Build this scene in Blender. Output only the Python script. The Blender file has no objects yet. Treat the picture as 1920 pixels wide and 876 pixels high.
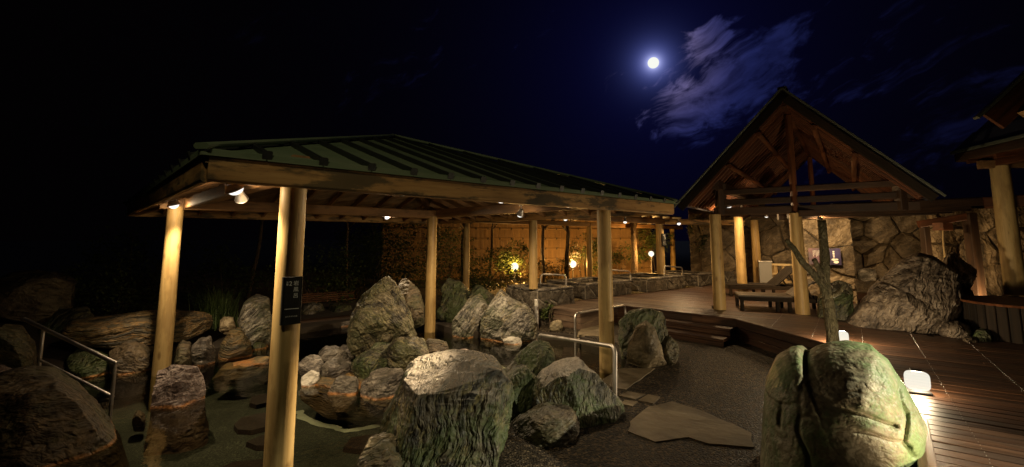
import bpy, bmesh, math, random
import numpy as np
from mathutils import Vector, noise

# ------------------------------------------------------------------ camera, sky, moonlight, exposure
SC = bpy.context.scene
COL = SC.collection
EYE = 1.7                       # eye height above the bath water (z = 0)
FPX, PPX, PPY = 865.0, 960.0, 343.0
PITCH = math.atan(105 / 865)
cam_d = bpy.data.cameras.new('camera'); cam = bpy.data.objects.new('camera', cam_d); COL.objects.link(cam)
cam.location = (0, 0, EYE); cam.rotation_euler = (math.pi / 2 + PITCH, 0, 0)
cam_d.sensor_width = 36; cam_d.lens = FPX / 1920 * 36; cam_d.shift_y = -(438 - PPY) / 1920
cam_d.clip_start = 0.05; cam_d.clip_end = 3000
SC.camera = cam
SC.view_settings.view_transform = 'Standard'; SC.view_settings.look = 'None'
SC.view_settings.exposure = 0.0; SC.view_settings.gamma = 1.0
SC.cycles.use_denoising = True
SC.cycles.use_adaptive_sampling = False; SC.cycles.use_light_tree = True
SC.cycles.max_bounces = 5; SC.cycles.diffuse_bounces = 2; SC.cycles.glossy_bounces = 2
SC.cycles.transparent_max_bounces = 12
SC.cycles.caustics_reflective = False; SC.cycles.caustics_refractive = False
SC.cycles.sample_clamp_indirect = 2.0

_c, _s = math.cos(PITCH), math.sin(PITCH)
def ray(px, py):
    a = (px - PPX) / FPX; b = (PPY - py) / FPX
    return np.array([a, _c - b * _s, _s + b * _c])
def gp(px, py, z):              # survey: the point of the level z seen at that bearing
    r = ray(px, py); t = (z - EYE) / r[2]
    return np.array([0, 0, EYE]) + t * r
def dp(px, py, Y):              # survey: the point at distance Y seen at that bearing
    r = ray(px, py); t = Y / r[1]
    return np.array([0, 0, EYE]) + t * r

MOON_DIR = ray(1225, 118); MOON_DIR = MOON_DIR / np.linalg.norm(MOON_DIR)

def setin(node, k, v):
    s = node.inputs[k]
    if isinstance(v, bpy.types.NodeSocket): node.id_data.links.new(v, s)
    else: s.default_value = v
class NT:
    def __init__(s, nt): s.t = nt
    def n(s, typ, attrs=None, **kw):
        nd = s.t.nodes.new('ShaderNode' + typ)
        for k, v in (attrs or {}).items(): setattr(nd, k, v)
        for k, v in kw.items(): setin(nd, k.replace('_', ' ') if k.replace('_', ' ') in nd.inputs else k, v)
        return nd
    def m(s, op, a, b=0.0, clamp=False):
        nd = s.t.nodes.new('ShaderNodeMath'); nd.operation = op; nd.use_clamp = clamp
        setin(nd, 0, a); setin(nd, 1, b); return nd.outputs[0]
    def vm(s, op, a, b=(0, 0, 0), out=0):
        nd = s.t.nodes.new('ShaderNodeVectorMath'); nd.operation = op
        setin(nd, 0, a); setin(nd, 1, b); return nd.outputs[out]
    def vscale(s, a, k):
        nd = s.t.nodes.new('ShaderNodeVectorMath'); nd.operation = 'SCALE'
        setin(nd, 0, a); setin(nd, 3, k); return nd.outputs[0]
    def mix(s, f, a, b, mode='MIX'):
        nd = s.t.nodes.new('ShaderNodeMix'); nd.data_type = 'RGBA'; nd.blend_type = mode
        setin(nd, 0, f); setin(nd, 6, a if isinstance(a, bpy.types.NodeSocket) else (*a, 1)[:4])
        setin(nd, 7, b if isinstance(b, bpy.types.NodeSocket) else (*b, 1)[:4]); return nd.outputs[2]
    def ramp(s, f, pts):
        nd = s.t.nodes.new('ShaderNodeValToRGB'); setin(nd, 0, f); e = nd.color_ramp.elements
        while len(e) < len(pts): e.new(0.5)
        for i, (p, c) in enumerate(pts):
            e[i].position = p; e[i].color = (c, c, c, 1) if isinstance(c, (int, float)) else (*c, 1)[:4]
        return nd.outputs[0]
    def rng(s, v, a, b, c=0.0, d=1.0, smooth=False):
        nd = s.t.nodes.new('ShaderNodeMapRange'); nd.interpolation_type = 'SMOOTHSTEP' if smooth else 'LINEAR'
        for i, x in enumerate((v, a, b, c, d)): setin(nd, i, x)
        return nd.outputs[0]
    def noise(s, vec, scale, detail=5, rough=0.55, out=0, dist=0.0):
        nd = s.n('TexNoise', Vector=vec, Scale=scale, Detail=detail, Roughness=rough, Distortion=dist)
        return nd.outputs[out]
    def maprot(s, vec, rot=(0, 0, 0), scale=(1, 1, 1), loc=(0, 0, 0)):
        r = s.n('Mapping', Vector=vec, Rotation=rot)
        return s.n('Mapping', Vector=r.outputs[0], Scale=scale, Location=loc).outputs[0]

W = bpy.data.worlds.new('World'); SC.world = W; W.use_nodes = True
w = NT(W.node_tree); W.node_tree.nodes.clear()
_dir = w.vm('NORMALIZE', w.n('TexCoord').outputs['Generated'])
def ang_to(px, py):
    d = ray(px, py); d = d / np.linalg.norm(d)
    return w.m('ARCCOSINE', w.vm('DOT_PRODUCT', _dir, tuple(d), 1))
_ang = ang_to(1225, 118)
_aur = w.m('EXPONENT', w.m('MULTIPLY', _ang, -22.0))         # tight corona of the moon
_wide = w.m('EXPONENT', w.m('MULTIPLY', _ang, -5.2))         # moonlit air around it
_st = w.maprot(_dir, (0, math.radians(32), 0), (3.2, 3.2, 13.0))
_wp = w.noise(w.vscale(_dir, 3.0), 1.6, 3, 0.5, out=1)
_st = w.vm('ADD', _st, w.vscale(w.vm('SUBTRACT', _wp, (0.5, 0.5, 0.5)), 1.5))
_n1 = w.noise(_st, 1.15, 9, 0.58)
_n2 = w.noise(_st, 4.0, 6, 0.6)
_band = w.m('MAXIMUM', w.rng(ang_to(1400, 135), 0.03, 0.15, 0.21, 0.0, True),
            w.rng(ang_to(1690, 190), 0.02, 0.30, 0.085, 0.0, True))
_band = w.m('MAXIMUM', _band, w.rng(ang_to(1300, 205), 0.01, 0.12, 0.20, 0.0, True))
_band = w.m('MAXIMUM', _band, w.rng(ang_to(1335, 80), 0.01, 0.08, 0.18, 0.0, True))
_cl = w.m('ADD', w.m('ADD', w.m('MULTIPLY', _n1, 0.75), w.m('MULTIPLY', _n2, 0.34)), _band)
_cl = w.rng(_cl, 0.635, 0.78, 0.0, 1.0, True)
_clb = w.m('MULTIPLY', _cl, w.m('ADD', w.m('MULTIPLY', _wide, 1.0), w.m('MULTIPLY', _aur, 1.1)))
_clb = w.m('MULTIPLY', _clb, w.rng(_n2, 0.35, 0.65, 0.35, 1.35))
_sky = w.mix(1.0, (0.0006, 0.00042, 0.0005), w.mix(1.0, (0.0016, 0.0021, 0.027), _wide, 'MULTIPLY'), 'ADD')
_cold = w.mix(w.rng(_aur, 0.02, 0.16), (0.019, 0.026, 0.125), (0.10, 0.084, 0.18))
_sky = w.mix(1.0, _sky, w.mix(1.0, _cold, _clb, 'MULTIPLY'), 'ADD')
_cor = w.m('ADD', w.m('MULTIPLY', w.m('EXPONENT', w.m('MULTIPLY', _ang, -52.0)), 1.3), w.m('MULTIPLY', _aur, 0.05))
_sky = w.mix(1.0, _sky, w.mix(1.0, (0.13, 0.17, 0.60), _cor, 'MULTIPLY'), 'ADD')
_core = w.m('MULTIPLY', w.m('EXPONENT', w.m('MULTIPLY', _ang, -150.0)), 2.6)
_sky = w.mix(1.0, _sky, w.mix(1.0, (0.55, 0.56, 0.66), _core, 'MULTIPLY'), 'ADD')
_bg = w.n('Background', Color=_sky, Strength=1.0)
W.node_tree.links.new(_bg.outputs[0], w.n('OutputWorld').inputs[0])

sun_d = bpy.data.lights.new('moonlight', 'SUN'); sun = bpy.data.objects.new('moonlight', sun_d); COL.objects.link(sun)
sun_d.energy = 0.05; sun_d.angle = math.radians(0.5); sun_d.color = (0.62, 0.72, 1.0)
sun.rotation_euler = Vector(tuple(MOON_DIR)).to_track_quat('Z', 'Y').to_euler()
sun.location = (0, 0, 20)

# ------------------------------------------------------------------ object helpers
WL = {}                                           # world place of every parent
class Geo:
    def __init__(s): s.V = []; s.F = []; s.L = []
    def add(s, V, F, L=None):
        b = len(s.V); V = [tuple(map(float, v)) for v in V]
        s.V += V; s.F += [tuple(i + b for i in f) for f in F]
        s.L += [tuple(map(float, l)) for l in (L if L is not None else V)]
        return s
def frame(d, up=(0, 0, 1)):
    d = np.array(d, float); d /= np.linalg.norm(d); up = np.array(up, float)
    if abs(np.dot(d, up)) > 0.98: up = np.array([0, 1.0, 0])
    x = np.cross(d, up); x /= np.linalg.norm(x); y = np.cross(x, d)
    return d, x, y
def bar(g, p0, p1, wd, ht, ch=0.006, up=(0, 0, 1)):     # chamfered timber from p0 to p1
    p0 = np.array(p0, float); p1 = np.array(p1, float); d, x, y = frame(p1 - p0, up)
    L = np.linalg.norm(p1 - p0); a, b = wd / 2, ht / 2; ch = min(ch, a * .8, b * .8)
    sec = [(a - ch, -b), (a, -b + ch), (a, b - ch), (a - ch, b), (-a + ch, b), (-a, b - ch), (-a, -b + ch), (-a + ch, -b)]
    V = []; LL = []
    for q, s_ in ((p0, 0), (p1, L)):
        for u, v in sec: V.append(q + x * u + y * v); LL.append((s_, u, v))
    F = [(i, (i + 1) % 8, 8 + (i + 1) % 8, 8 + i) for i in range(8)] + [tuple(range(7, -1, -1)), tuple(range(8, 16))]
    return g.add(V, F, LL)
def cyl(g, p0, p1, r0, r1=None, n=20, rings=1, wob=0.0, seed=0, cap=True):
    p0 = np.array(p0, float); p1 = np.array(p1, float); d, x, y = frame(p1 - p0); r1 = r0 if r1 is None else r1
    L = np.linalg.norm(p1 - p0); V = []; LL = []
    for k in range(rings + 1):
        t = k / rings; q = p0 + (p1 - p0) * t; r = r0 + (r1 - r0) * t
        for i in range(n):
            a = 2 * math.pi * i / n; rr = r
            if wob: rr *= 1 + wob * noise.noise((math.cos(a) * 1.2 + seed * 7, math.sin(a) * 1.2, t * L * 1.3))
            V.append(q + (x * math.cos(a) + y * math.sin(a)) * rr); LL.append((t * L, math.cos(a) * rr, math.sin(a) * rr))
    F = []
    for k in range(rings):
        for i in range(n):
            j = (i + 1) % n; F.append((k * n + i, k * n + j, (k + 1) * n + j, (k + 1) * n + i))
    if cap: F += [tuple(range(n - 1, -1, -1)), tuple(range(rings * n, rings * n + n))]
    return g.add(V, F, LL)
def tube(g, path, r, n=12, rfun=None):
    P = [np.array(p, float) for p in path]; V = []; LL = []; acc = 0; pd = None
    for k, p in enumerate(P):
        d = P[min(k + 1, len(P) - 1)] - P[max(k - 1, 0)]; d /= np.linalg.norm(d)
        if pd is None: _, x, y = frame(d)
        else:
            x = x - d * np.dot(x, d); x /= np.linalg.norm(x); y = np.cross(x, d)
        pd = d
        if k: acc += np.linalg.norm(p - P[k - 1])
        rr = rfun(k / (len(P) - 1)) if rfun else r
        for i in range(n):
            a = 2 * math.pi * i / n
            V.append(p + (x * math.cos(a) + y * math.sin(a)) * rr); LL.append((acc, math.cos(a) * rr, math.sin(a) * rr))
    F = []
    for k in range(len(P) - 1):
        for i in range(n):
            j = (i + 1) % n; F.append((k * n + i, (k + 1) * n + i, (k + 1) * n + j, k * n + j))
    F += [tuple(range(n)), tuple(range(len(P) * n - 1, (len(P) - 1) * n - 1, -1))]
    return g.add(V, F, LL)
def prism(g, poly, z0, z1, inset=0.0):                 # polygon in plan, raised from z0 to z1
    n = len(poly); c = np.mean(np.array(poly, float), 0)
    if inset:
        top = [np.array(p) + (c - np.array(p)) / max(np.linalg.norm(c - np.array(p)), 1e-6) * inset for p in poly]
    else: top = poly
    ar = sum(poly[i][0] * poly[(i + 1) % n][1] - poly[(i + 1) % n][0] * poly[i][1] for i in range(n))
    V = [(p[0], p[1], z0) for p in poly] + [(p[0], p[1], z1) for p in top]
    F = [(i, (i + 1) % n, n + (i + 1) % n, n + i) for i in range(n)] + [tuple(range(n - 1, -1, -1)), tuple(range(n, 2 * n))]
    if ar < 0: F = [f[::-1] for f in F]
    return g.add(V, F)
def boxg(g, c, sx, sy, sz, yaw=0.0, ch=0.006):         # box standing on c
    d = np.array([math.cos(yaw), math.sin(yaw), 0]); c = np.array(c, float) + [0, 0, sz / 2]
    return bar(g, c - d * sx / 2, c + d * sx / 2, sy, sz, ch)
def lathe(g, c, prof, n=24):
    V = []; c = np.array(c, float)
    for r, z in prof:
        for i in range(n):
            a = 2 * math.pi * i / n; V.append(c + [r * math.cos(a), r * math.sin(a), z])
    F = []
    for k in range(len(prof) - 1):
        for i in range(n):
            j = (i + 1) % n; F.append((k * n + i, k * n + j, (k + 1) * n + j, (k + 1) * n + i))
    F += [tuple(range(n - 1, -1, -1)), tuple(range((len(prof) - 1) * n, len(prof) * n))]
    return g.add(V, F, [(v[2], v[0] - c[0], v[1] - c[1]) for v in V])

def obj(name, g, mat, parent=None, smooth=False, angle=None):
    V = np.array(g.V, float); o = np.array([(V[:, 0].min() + V[:, 0].max()) / 2, (V[:, 1].min() + V[:, 1].max()) / 2, V[:, 2].min()])
    me = bpy.data.meshes.new(name); me.from_pydata((V - o).tolist(), [], g.F)
    at = me.attributes.new('grain', 'FLOAT_VECTOR', 'POINT'); at.data.foreach_set('vector', np.array(g.L, np.float32).ravel())
    if mat is not None: me.materials.append(mat)
    if smooth: me.shade_smooth()
    if angle is not None: me.shade_smooth(); me.set_sharp_from_angle(angle=math.radians(angle))
    me.update()
    ob = bpy.data.objects.new(name, me); COL.objects.link(ob)
    base = np.zeros(3)
    if parent is not None: ob.parent = parent; base = WL[parent]
    ob.location = tuple(o - base); WL[ob] = o
    return ob
def tag(o, label, cat, group=None):
    o['label'] = label; o['category'] = cat
    if group: o['group'] = group
    return o
def struct(o, kind='structure'): o['kind'] = kind; return o
def thing(name, label, cat, loc, group=None):
    o = bpy.data.objects.new(name, None); COL.objects.link(o); o.location = tuple(map(float, loc)); o.empty_display_size = 0.1
    WL[o] = np.array(loc, float); return tag(o, label, cat, group)

# ------------------------------------------------------------------ materials
def mat(name):
    m = bpy.data.materials.new(name); m.use_nodes = True; t = NT(m.node_tree)
    b = m.node_tree.nodes['Principled BSDF']; return m, t, b
def bump(t, b, h, strength=0.5, dist=0.02):
    nd = t.n('Bump', Strength=strength, Distance=dist, Height=h); setin(b, 'Normal', nd.outputs[0]); return nd
def rnd(t): return t.n('ObjectInfo').outputs['Random']
def wood(name, c1, c2, c3, rough=0.6, along=0.7, across=16.0, stain=0.0, stain_c=(0.02, 0.013, 0.008), bs=0.3, spec=0.4, knots=False):
    m, t, b = mat(name)
    gr = t.n('Attribute', {'attribute_name': 'grain'}).outputs['Vector']; r = rnd(t)
    off = t.vm('ADD', gr, t.vscale(t.n('CombineXYZ', X=r, Y=t.m('MULTIPLY', r, 3.1), Z=r).outputs[0], 17.0))
    st = t.maprot(off, scale=(along, across, across))
    n1 = t.noise(st, 1.6, 7, 0.62, dist=0.4); n2 = t.noise(st, 7.0, 3, 0.5); n3 = t.noise(off, 1.7, 4, 0.6)
    f = t.m('ADD', t.m('MULTIPLY', n1, 0.65), t.m('ADD', t.m('MULTIPLY', n2, 0.2), t.m('MULTIPLY', r, 0.15)))
    c = t.ramp(f, [(0.36, c1), (0.5, c2), (0.64, c3)])
    if knots:
        ck = t.m('ABSOLUTE', t.m('SUBTRACT', t.noise(t.maprot(off, scale=(.7, 14, 14)), 1.3, 2, .5), .5))
        c = t.mix(t.m('MULTIPLY', t.rng(ck, 0.0, 0.012, .8, 0.0), t.rng(n3, .46, .56)), c, (c1[0] * .3, c1[1] * .25, c1[2] * .2))
        vo = t.n('TexVoronoi', Vector=t.maprot(off, scale=(2.0, 5.0, 5.0)), Scale=1.0, Randomness=1.0).outputs['Distance']
        c = t.mix(t.rng(vo, 0.05, 0.13, 0.75, 0.0), c, (c1[0] * .45, c1[1] * .35, c1[2] * .3))
    if stain:
        sn = t.noise(t.maprot(off, scale=(1.3, 5, 5)), 1.5, 6, 0.65)
        c = t.mix(t.m('MULTIPLY', t.rng(sn, 0.47, 0.58, 0, 1, True), stain), c, stain_c)
    c = t.mix(0.16, c, t.ramp(n3, [(0.3, (c1[0] * .6, c1[1] * .6, c1[2] * .6)), (0.7, c3)]))
    setin(b, 'Base Color', c); setin(b, 'Roughness', t.rng(n1, 0.3, 0.7, rough - 0.1, min(rough + 0.14, 1.0))); setin(b, 'Specular IOR Level', spec)
    bump(t, b, t.m('ADD', n1, t.m('MULTIPLY', n2, 0.4)), bs, 0.006)
    return m
def plain(name, c, rough=0.5, metal=0.0, var=0.2, bs=0.0, scale=12.0, spec=0.5):
    m, t, b = mat(name); v = t.n('TexCoord').outputs['Object']; n1 = t.noise(v, scale, 6, 0.6)
    setin(b, 'Base Color', t.mix(n1, tuple(x * (1 - var) for x in c), tuple(min(1, x * (1 + var)) for x in c)))
    setin(b, 'Roughness', t.rng(n1, 0.25, 0.75, max(rough - 0.12, 0.02), min(rough + 0.12, 1))); setin(b, 'Metallic', metal); setin(b, 'Specular IOR Level', spec)
    if bs: bump(t, b, n1, bs, 0.01)
    return m
def glow(name, c, s, thru=0.6):                          # frosted glass of a lit lamp: glows and lets the bulb's light out
    m = bpy.data.materials.new(name); m.use_nodes = True; m.node_tree.nodes.clear(); t = NT(m.node_tree)
    mx = t.n('MixShader', Fac=thru); setin(mx, 1, t.n('Emission', Color=(*c, 1), Strength=s / max(1 - thru, .05)).outputs[0])
    setin(mx, 2, t.n('BsdfTransparent', Color=(1, 1, 1, 1)).outputs[0]); m.node_tree.links.new(mx.outputs[0], t.n('OutputMaterial').inputs[0]); m.cycles.emission_sampling = 'NONE'; return m
def rock_mat(name, dark, mid, light, rot=(0.3, 0.5, 0.2), st=(1.0, 1.0, 5.0), scale=3.0, bs=0.8, moss=0.0, moss_c=(0.055, 0.085, 0.025),
             vein=0.0, vein_c=(0.4, 0.3, 0.15), rough=0.62, warp=0.32, fine=32.0, top=0.0, top_c=(0.3, 0.26, 0.22), spec=0.45):
    m, t, b = mat(name); v = t.n('TexCoord').outputs['Object']; r = rnd(t)
    v = t.vm('ADD', v, t.vscale(t.n('CombineXYZ', X=r, Y=r, Z=r).outputs[0], 40.0))
    wp = t.vscale(t.vm('SUBTRACT', t.noise(v, 1.7, 4, 0.55, out=1), (0.5, 0.5, 0.5)), warp)
    sv = t.vm('ADD', t.maprot(v, rot, st), t.vm('MULTIPLY', wp, tuple(st)))
    s1 = t.noise(sv, scale * 1.35, 6, 0.58); s2 = t.noise(sv, scale * 4.0, 5, 0.58)
    n2 = t.noise(v, 2.6, 6, 0.6); n3 = t.noise(v, fine, 4, 0.6)
    f = t.m('ADD', t.m('ADD', t.m('MULTIPLY', t.rng(s1, 0.38, 0.62), 0.46), t.m('MULTIPLY', t.rng(s2, 0.36, 0.64), 0.34)), t.m('MULTIPLY', t.rng(n3, 0.34, 0.66), 0.20))
    ridge = t.m('ABSOLUTE', t.m('SUBTRACT', s1, 0.5)); ridge2 = t.m('ABSOLUTE', t.m('SUBTRACT', s2, 0.5))
    c = t.ramp(f, [(0.20, dark), (0.5, mid), (0.82, light)])
    c = t.mix(1.0, c, t.n('CombineXYZ', X=t.rng(r, 0, 1, .72, 1.2), Y=t.rng(r, 0, 1, .70, 1.18), Z=t.rng(r, 0, 1, .68, 1.15)).outputs[0], 'MULTIPLY')
    if vein:
        c = t.mix(t.m('MULTIPLY', t.rng(ridge, 0.0, 0.035, vein, 0.0), t.rng(n2, 0.4, 0.62)), c, vein_c)
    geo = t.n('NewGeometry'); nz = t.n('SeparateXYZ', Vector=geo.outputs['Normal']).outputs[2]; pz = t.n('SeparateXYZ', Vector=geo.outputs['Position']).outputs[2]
    if moss:
        mn = t.noise(v, 2.2, 5, 0.6)
        mf = t.m('MULTIPLY', t.rng(t.m('ADD', mn, t.m('MULTIPLY', n3, 0.3)), 0.58, 0.76, 0, 1, True), moss)
        mc = t.mix(n3, tuple(x * .45 for x in moss_c), tuple(x * 1.6 for x in moss_c)); c = t.mix(mf, c, mc)
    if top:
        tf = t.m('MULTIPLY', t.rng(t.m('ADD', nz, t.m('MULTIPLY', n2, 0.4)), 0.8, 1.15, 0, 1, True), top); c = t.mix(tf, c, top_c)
    # mineral crust left by the hot water at the waterline, brown film below it
    zz = t.m('ADD', pz, t.m('MULTIPLY', t.m('SUBTRACT', n2, 0.5), 0.05))
    crust = t.m('MULTIPLY', t.m('MULTIPLY', t.rng(zz, -0.014, 0.006, 0, 1, True), t.rng(zz, 0.008, 0.034, 1, 0, True)), t.rng(t.noise(v, 5.5, 5, 0.7), 0.36, 0.6, 0.15, 1.0))
    c = t.mix(t.rng(zz, 0.0, -0.03, 0.0, 0.75), c, (0.10, 0.055, 0.022))
    c = t.mix(t.m('MULTIPLY', crust, 1.0), c, t.mix(n3, (0.30, 0.09, 0.015), (0.62, 0.30, 0.09)))
    setin(b, 'Base Color', c); setin(b, 'Roughness', t.rng(n3, 0.3, 0.7, rough - 0.12, min(rough + 0.15, 1))); setin(b, 'Specular IOR Level', spec)
    b1 = t.noise(sv, scale * 1.35, 3.0, 0.5); b2 = t.noise(sv, scale * 3.4, 2.5, 0.5); b3 = t.noise(v, fine * .7, 2.0, 0.5)
    h = t.m('ADD', t.m('ADD', t.m('MULTIPLY', t.m('ABSOLUTE', t.m('SUBTRACT', b1, 0.5)), 2.2), t.m('MULTIPLY', t.m('ABSOLUTE', t.m('SUBTRACT', b2, 0.5)), 0.9)), t.m('ADD', t.m('MULTIPLY', b3, 0.22), t.m('MULTIPLY', b1, 0.6)))
    bump(t, b, h, bs, 0.06)
    return m

M = {}
M['log'] = wood('log_wood', (0.38, 0.235, 0.08), (0.58, 0.39, 0.15), (0.68, 0.49, 0.21), 0.5, 0.35, 9.0, stain=0.4, stain_c=(0.24, 0.13, 0.045), bs=0.3, knots=True)
M['fascia'] = wood('fascia_wood', (0.17, 0.085, 0.024), (0.40, 0.215, 0.07), (0.54, 0.33, 0.12), 0.6, 0.5, 6.0, stain=1.0, stain_c=(0.045, 0.035, 0.018), knots=True)
M['soffit'] = wood('soffit_wood', (0.16, 0.09, 0.045), (0.27, 0.165, 0.085), (0.36, 0.24, 0.14), 0.65, 0.5, 8.0, stain=0.4)
M['rafter'] = wood('rafter_wood', (0.14, 0.07, 0.028), (0.27, 0.14, 0.055), (0.36, 0.20, 0.08), 0.6, 0.5, 8.0, stain=0.4)
M['dark'] = wood('weathered_dark_wood', (0.018, 0.009, 0.004), (0.045, 0.022, 0.010), (0.085, 0.043, 0.02), 0.6, 0.5, 9.0, stain=0.5)
M['red'] = wood('red_brown_wood', (0.040, 0.011, 0.0035), (0.11, 0.034, 0.011), (0.20, 0.07, 0.023), 0.55, 0.6, 9.0, stain=0.4)
M['deck'] = wood('wet_deck_board', (0.020, 0.0075, 0.0035), (0.056, 0.022, 0.0095), (0.115, 0.052, 0.022), 0.45, 0.45, 20.0, stain=0.5, bs=0.35, spec=0.5)
M['deckgrey'] = wood('weathered_deck_board', (0.075, 0.045, 0.028), (0.15, 0.095, 0.06), (0.23, 0.16, 0.105), 0.5, 0.6, 18.0, stain=0.4)
M['bench'] = wood('grey_bench_wood', (0.035, 0.025, 0.016), (0.07, 0.052, 0.034), (0.115, 0.09, 0.062), 0.5, 0.6, 14.0)
M['rail'] = wood('pale_rail_wood', (0.30, 0.20, 0.09), (0.42, 0.30, 0.14), (0.52, 0.39, 0.2), 0.55, 0.6, 10.0)
M['blackwood'] = wood('blackened_wood', (0.006, 0.0045, 0.003), (0.016, 0.011, 0.007), (0.034, 0.023, 0.015), 0.78, 0.6, 12.0, spec=0.15)
M['copper'] = None
m, t, b = mat('green_metal_roof'); v = t.n('TexCoord').outputs['Object']
n1 = t.noise(v, 2.2, 6, 0.6); n2 = t.noise(v, 60, 3, 0.6)
setin(b, 'Base Color', t.mix(t.m('MULTIPLY', t.rng(n1, 0.45, 0.7), 0.5), t.ramp(n1, [(0.3, (0.09, 0.125, 0.068)), (0.7, (0.15, 0.195, 0.105))]), (0.11, 0.11, 0.07)))
setin(b, 'Roughness', t.rng(n1, 0.3, 0.7, 0.5, 0.75)); setin(b, 'Metallic', 0.1); bump(t, b, n2, 0.12, 0.004); M['copper'] = m
M['batten'] = plain('dark_roof_batten', (0.014, 0.016, 0.012), 0.5, 0.2, 0.4)
M['verge'] = plain('verge_metal', (0.12, 0.13, 0.095), 0.5, 0.4, 0.25)
M['slate'] = plain('slate_roof_tile', (0.045, 0.045, 0.06), 0.6, 0, 0.35, 0.2, 18)
M['steel'] = plain('brushed_steel', (0.62, 0.58, 0.54), 0.42, 1.0, 0.05, 0.0, 6)
M['black'] = plain('black_plastic', (0.012, 0.012, 0.012), 0.45, 0, 0.3)
M['grey'] = plain('grey_cabinet_paint', (0.20, 0.19, 0.17), 0.5, 0.1, 0.12)
M['plate'] = plain('sign_plate_black', (0.02, 0.019, 0.017), 0.4, 0, 0.15)
M['letter'] = plain('sign_lettering_white', (0.74, 0.74, 0.70), 0.6, 0, 0.03)
M['mortar'] = plain('mortar', (0.30, 0.26, 0.2), 0.85, 0, 0.3, 0.6, 30)
M['joint'] = plain('dark_joint', (0.03, 0.024, 0.017), 0.9, 0, 0.4, 0.6, 20)
M['grout'] = plain('pool_grout', (0.42, 0.45, 0.36), 0.8, 0, 0.25, 0.3, 30)
M['bark'] = rock_mat('tree_bark', (0.09, 0.075, 0.042), (0.22, 0.19, 0.11), (0.36, 0.32, 0.20), (0, 0, 0), (5, 5, 1.6), 5, 0.7, 0.25, (0.14, 0.15, 0.06))
M['barkd'] = rock_mat('dark_bark', (0.03, 0.02, 0.012), (0.07, 0.045, 0.025), (0.12, 0.08, 0.045), (0, 0, 0), (5, 5, 1.2), 4, 0.6)
M['soil'] = plain('garden_soil', (0.035, 0.025, 0.016), 0.95, 0, 0.5, 0.8, 20)
M['purple'] = None

# fg and bath rocks
M['r_stripe'] = rock_mat('grey_striped_rock', (0.025, 0.022, 0.018), (0.125, 0.115, 0.098), (0.36, 0.33, 0.28), (0.5, 0.75, 0.3), (0.9, 0.9, 3.2), 3.2, 1.0, 0.35, (0.08, 0.10, 0.03), 0.7, (0.42, 0.32, 0.14))
M['r_dark'] = rock_mat('dark_green_rock', (0.016, 0.015, 0.010), (0.055, 0.052, 0.034), (0.16, 0.145, 0.10), (0.3, 1.0, 0.5), (0.9, 0.9, 2.8), 3.0, 1.0, 0.75, (0.052, 0.075, 0.022), 0.55, (0.30, 0.27, 0.10))
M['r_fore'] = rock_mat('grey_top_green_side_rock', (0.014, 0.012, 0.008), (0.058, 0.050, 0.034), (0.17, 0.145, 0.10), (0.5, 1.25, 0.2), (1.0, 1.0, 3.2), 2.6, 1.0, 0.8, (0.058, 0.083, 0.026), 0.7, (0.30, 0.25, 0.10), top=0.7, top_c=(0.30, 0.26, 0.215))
M['r_peak'] = rock_mat('yellow_grey_rock', (0.018, 0.015, 0.010), (0.085, 0.073, 0.048), (0.27, 0.23, 0.145), (0.7, -0.6, 0.4), (1.0, 1.0, 2.6), 3.0, 1.1, 0.4, (0.09, 0.10, 0.03), 0.6, (0.38, 0.31, 0.14))
M['r_grey'] = rock_mat('smooth_grey_rock', (0.03, 0.025, 0.021), (0.105, 0.09, 0.076), (0.27, 0.24, 0.205), (0.3, 0.4, 0.2), (1, 1, 3), 2.6, 0.7, 0.15, (0.08, 0.08, 0.03))
M['r_pink'] = rock_mat('pink_grey_rock', (0.07, 0.045, 0.038), (0.175, 0.125, 0.11), (0.34, 0.27, 0.245), (0.1, 0.3, 0.2), (1.2, 1.2, 2.4), 3.0, 1.0, 0, vein=0.6, vein_c=(0.45, 0.38, 0.33))
M['r_brown'] = rock_mat('brown_rock', (0.03, 0.022, 0.013), (0.08, 0.058, 0.034), (0.15, 0.11, 0.066), (0.8, 0.4, 0.2), (1, 1, 2.6), 2.8, 0.8, 0.25)
M['r_ledge'] = rock_mat('ochre_ledge_rock', (0.04, 0.034, 0.022), (0.135, 0.11, 0.066), (0.33, 0.21, 0.085), (0.05, 0.12, 0.1), (0.5, 0.8, 6.0), 2.4, 1.0, 0.3, (0.07, 0.075, 0.03), 0.6, (0.45, 0.22, 0.05))
M['r_tan'] = rock_mat('tan_rock', (0.09, 0.07, 0.042), (0.19, 0.15, 0.092), (0.31, 0.25, 0.16), (0.5, 0.3, 0.2), (1, 1, 1.6), 2.6, 0.7, 0.2, (0.09, 0.10, 0.04))
M['r_green'] = rock_mat('mossy_pale_boulder', (0.15, 0.13, 0.082), (0.27, 0.24, 0.165), (0.40, 0.37, 0.265), (0.4, 0.3, 0.2), (1, 1, 1.4), 3.4, 0.38, 0.95, (0.13, 0.195, 0.085), 0.2, (0.12, 0.09, 0.05), 0.55, fine=70.0, spec=0.3)
M['r_big'] = rock_mat('brown_grooved_rock', (0.028, 0.02, 0.013), (0.115, 0.086, 0.06), (0.29, 0.23, 0.165), (0.25, 1.05, 0.25), (0.8, 0.8, 3.4), 2.4, 1.1, 0, vein=0.5, vein_c=(0.32, 0.24, 0.16))
M['r_wall'] = rock_mat('wall_stone', (0.06, 0.042, 0.022), (0.12, 0.088, 0.05), (0.21, 0.16, 0.098), (0.5, 0.3, 0.9), (1, 1, 1.8), 2.4, 0.75)
M['r_cliff'] = rock_mat('cliff_stone', (0.05, 0.035, 0.018), (0.15, 0.105, 0.055), (0.28, 0.21, 0.12), (0, 0, 0.2), (3.5, 3.5, 0.9), 1.6, 1.1)
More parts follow.
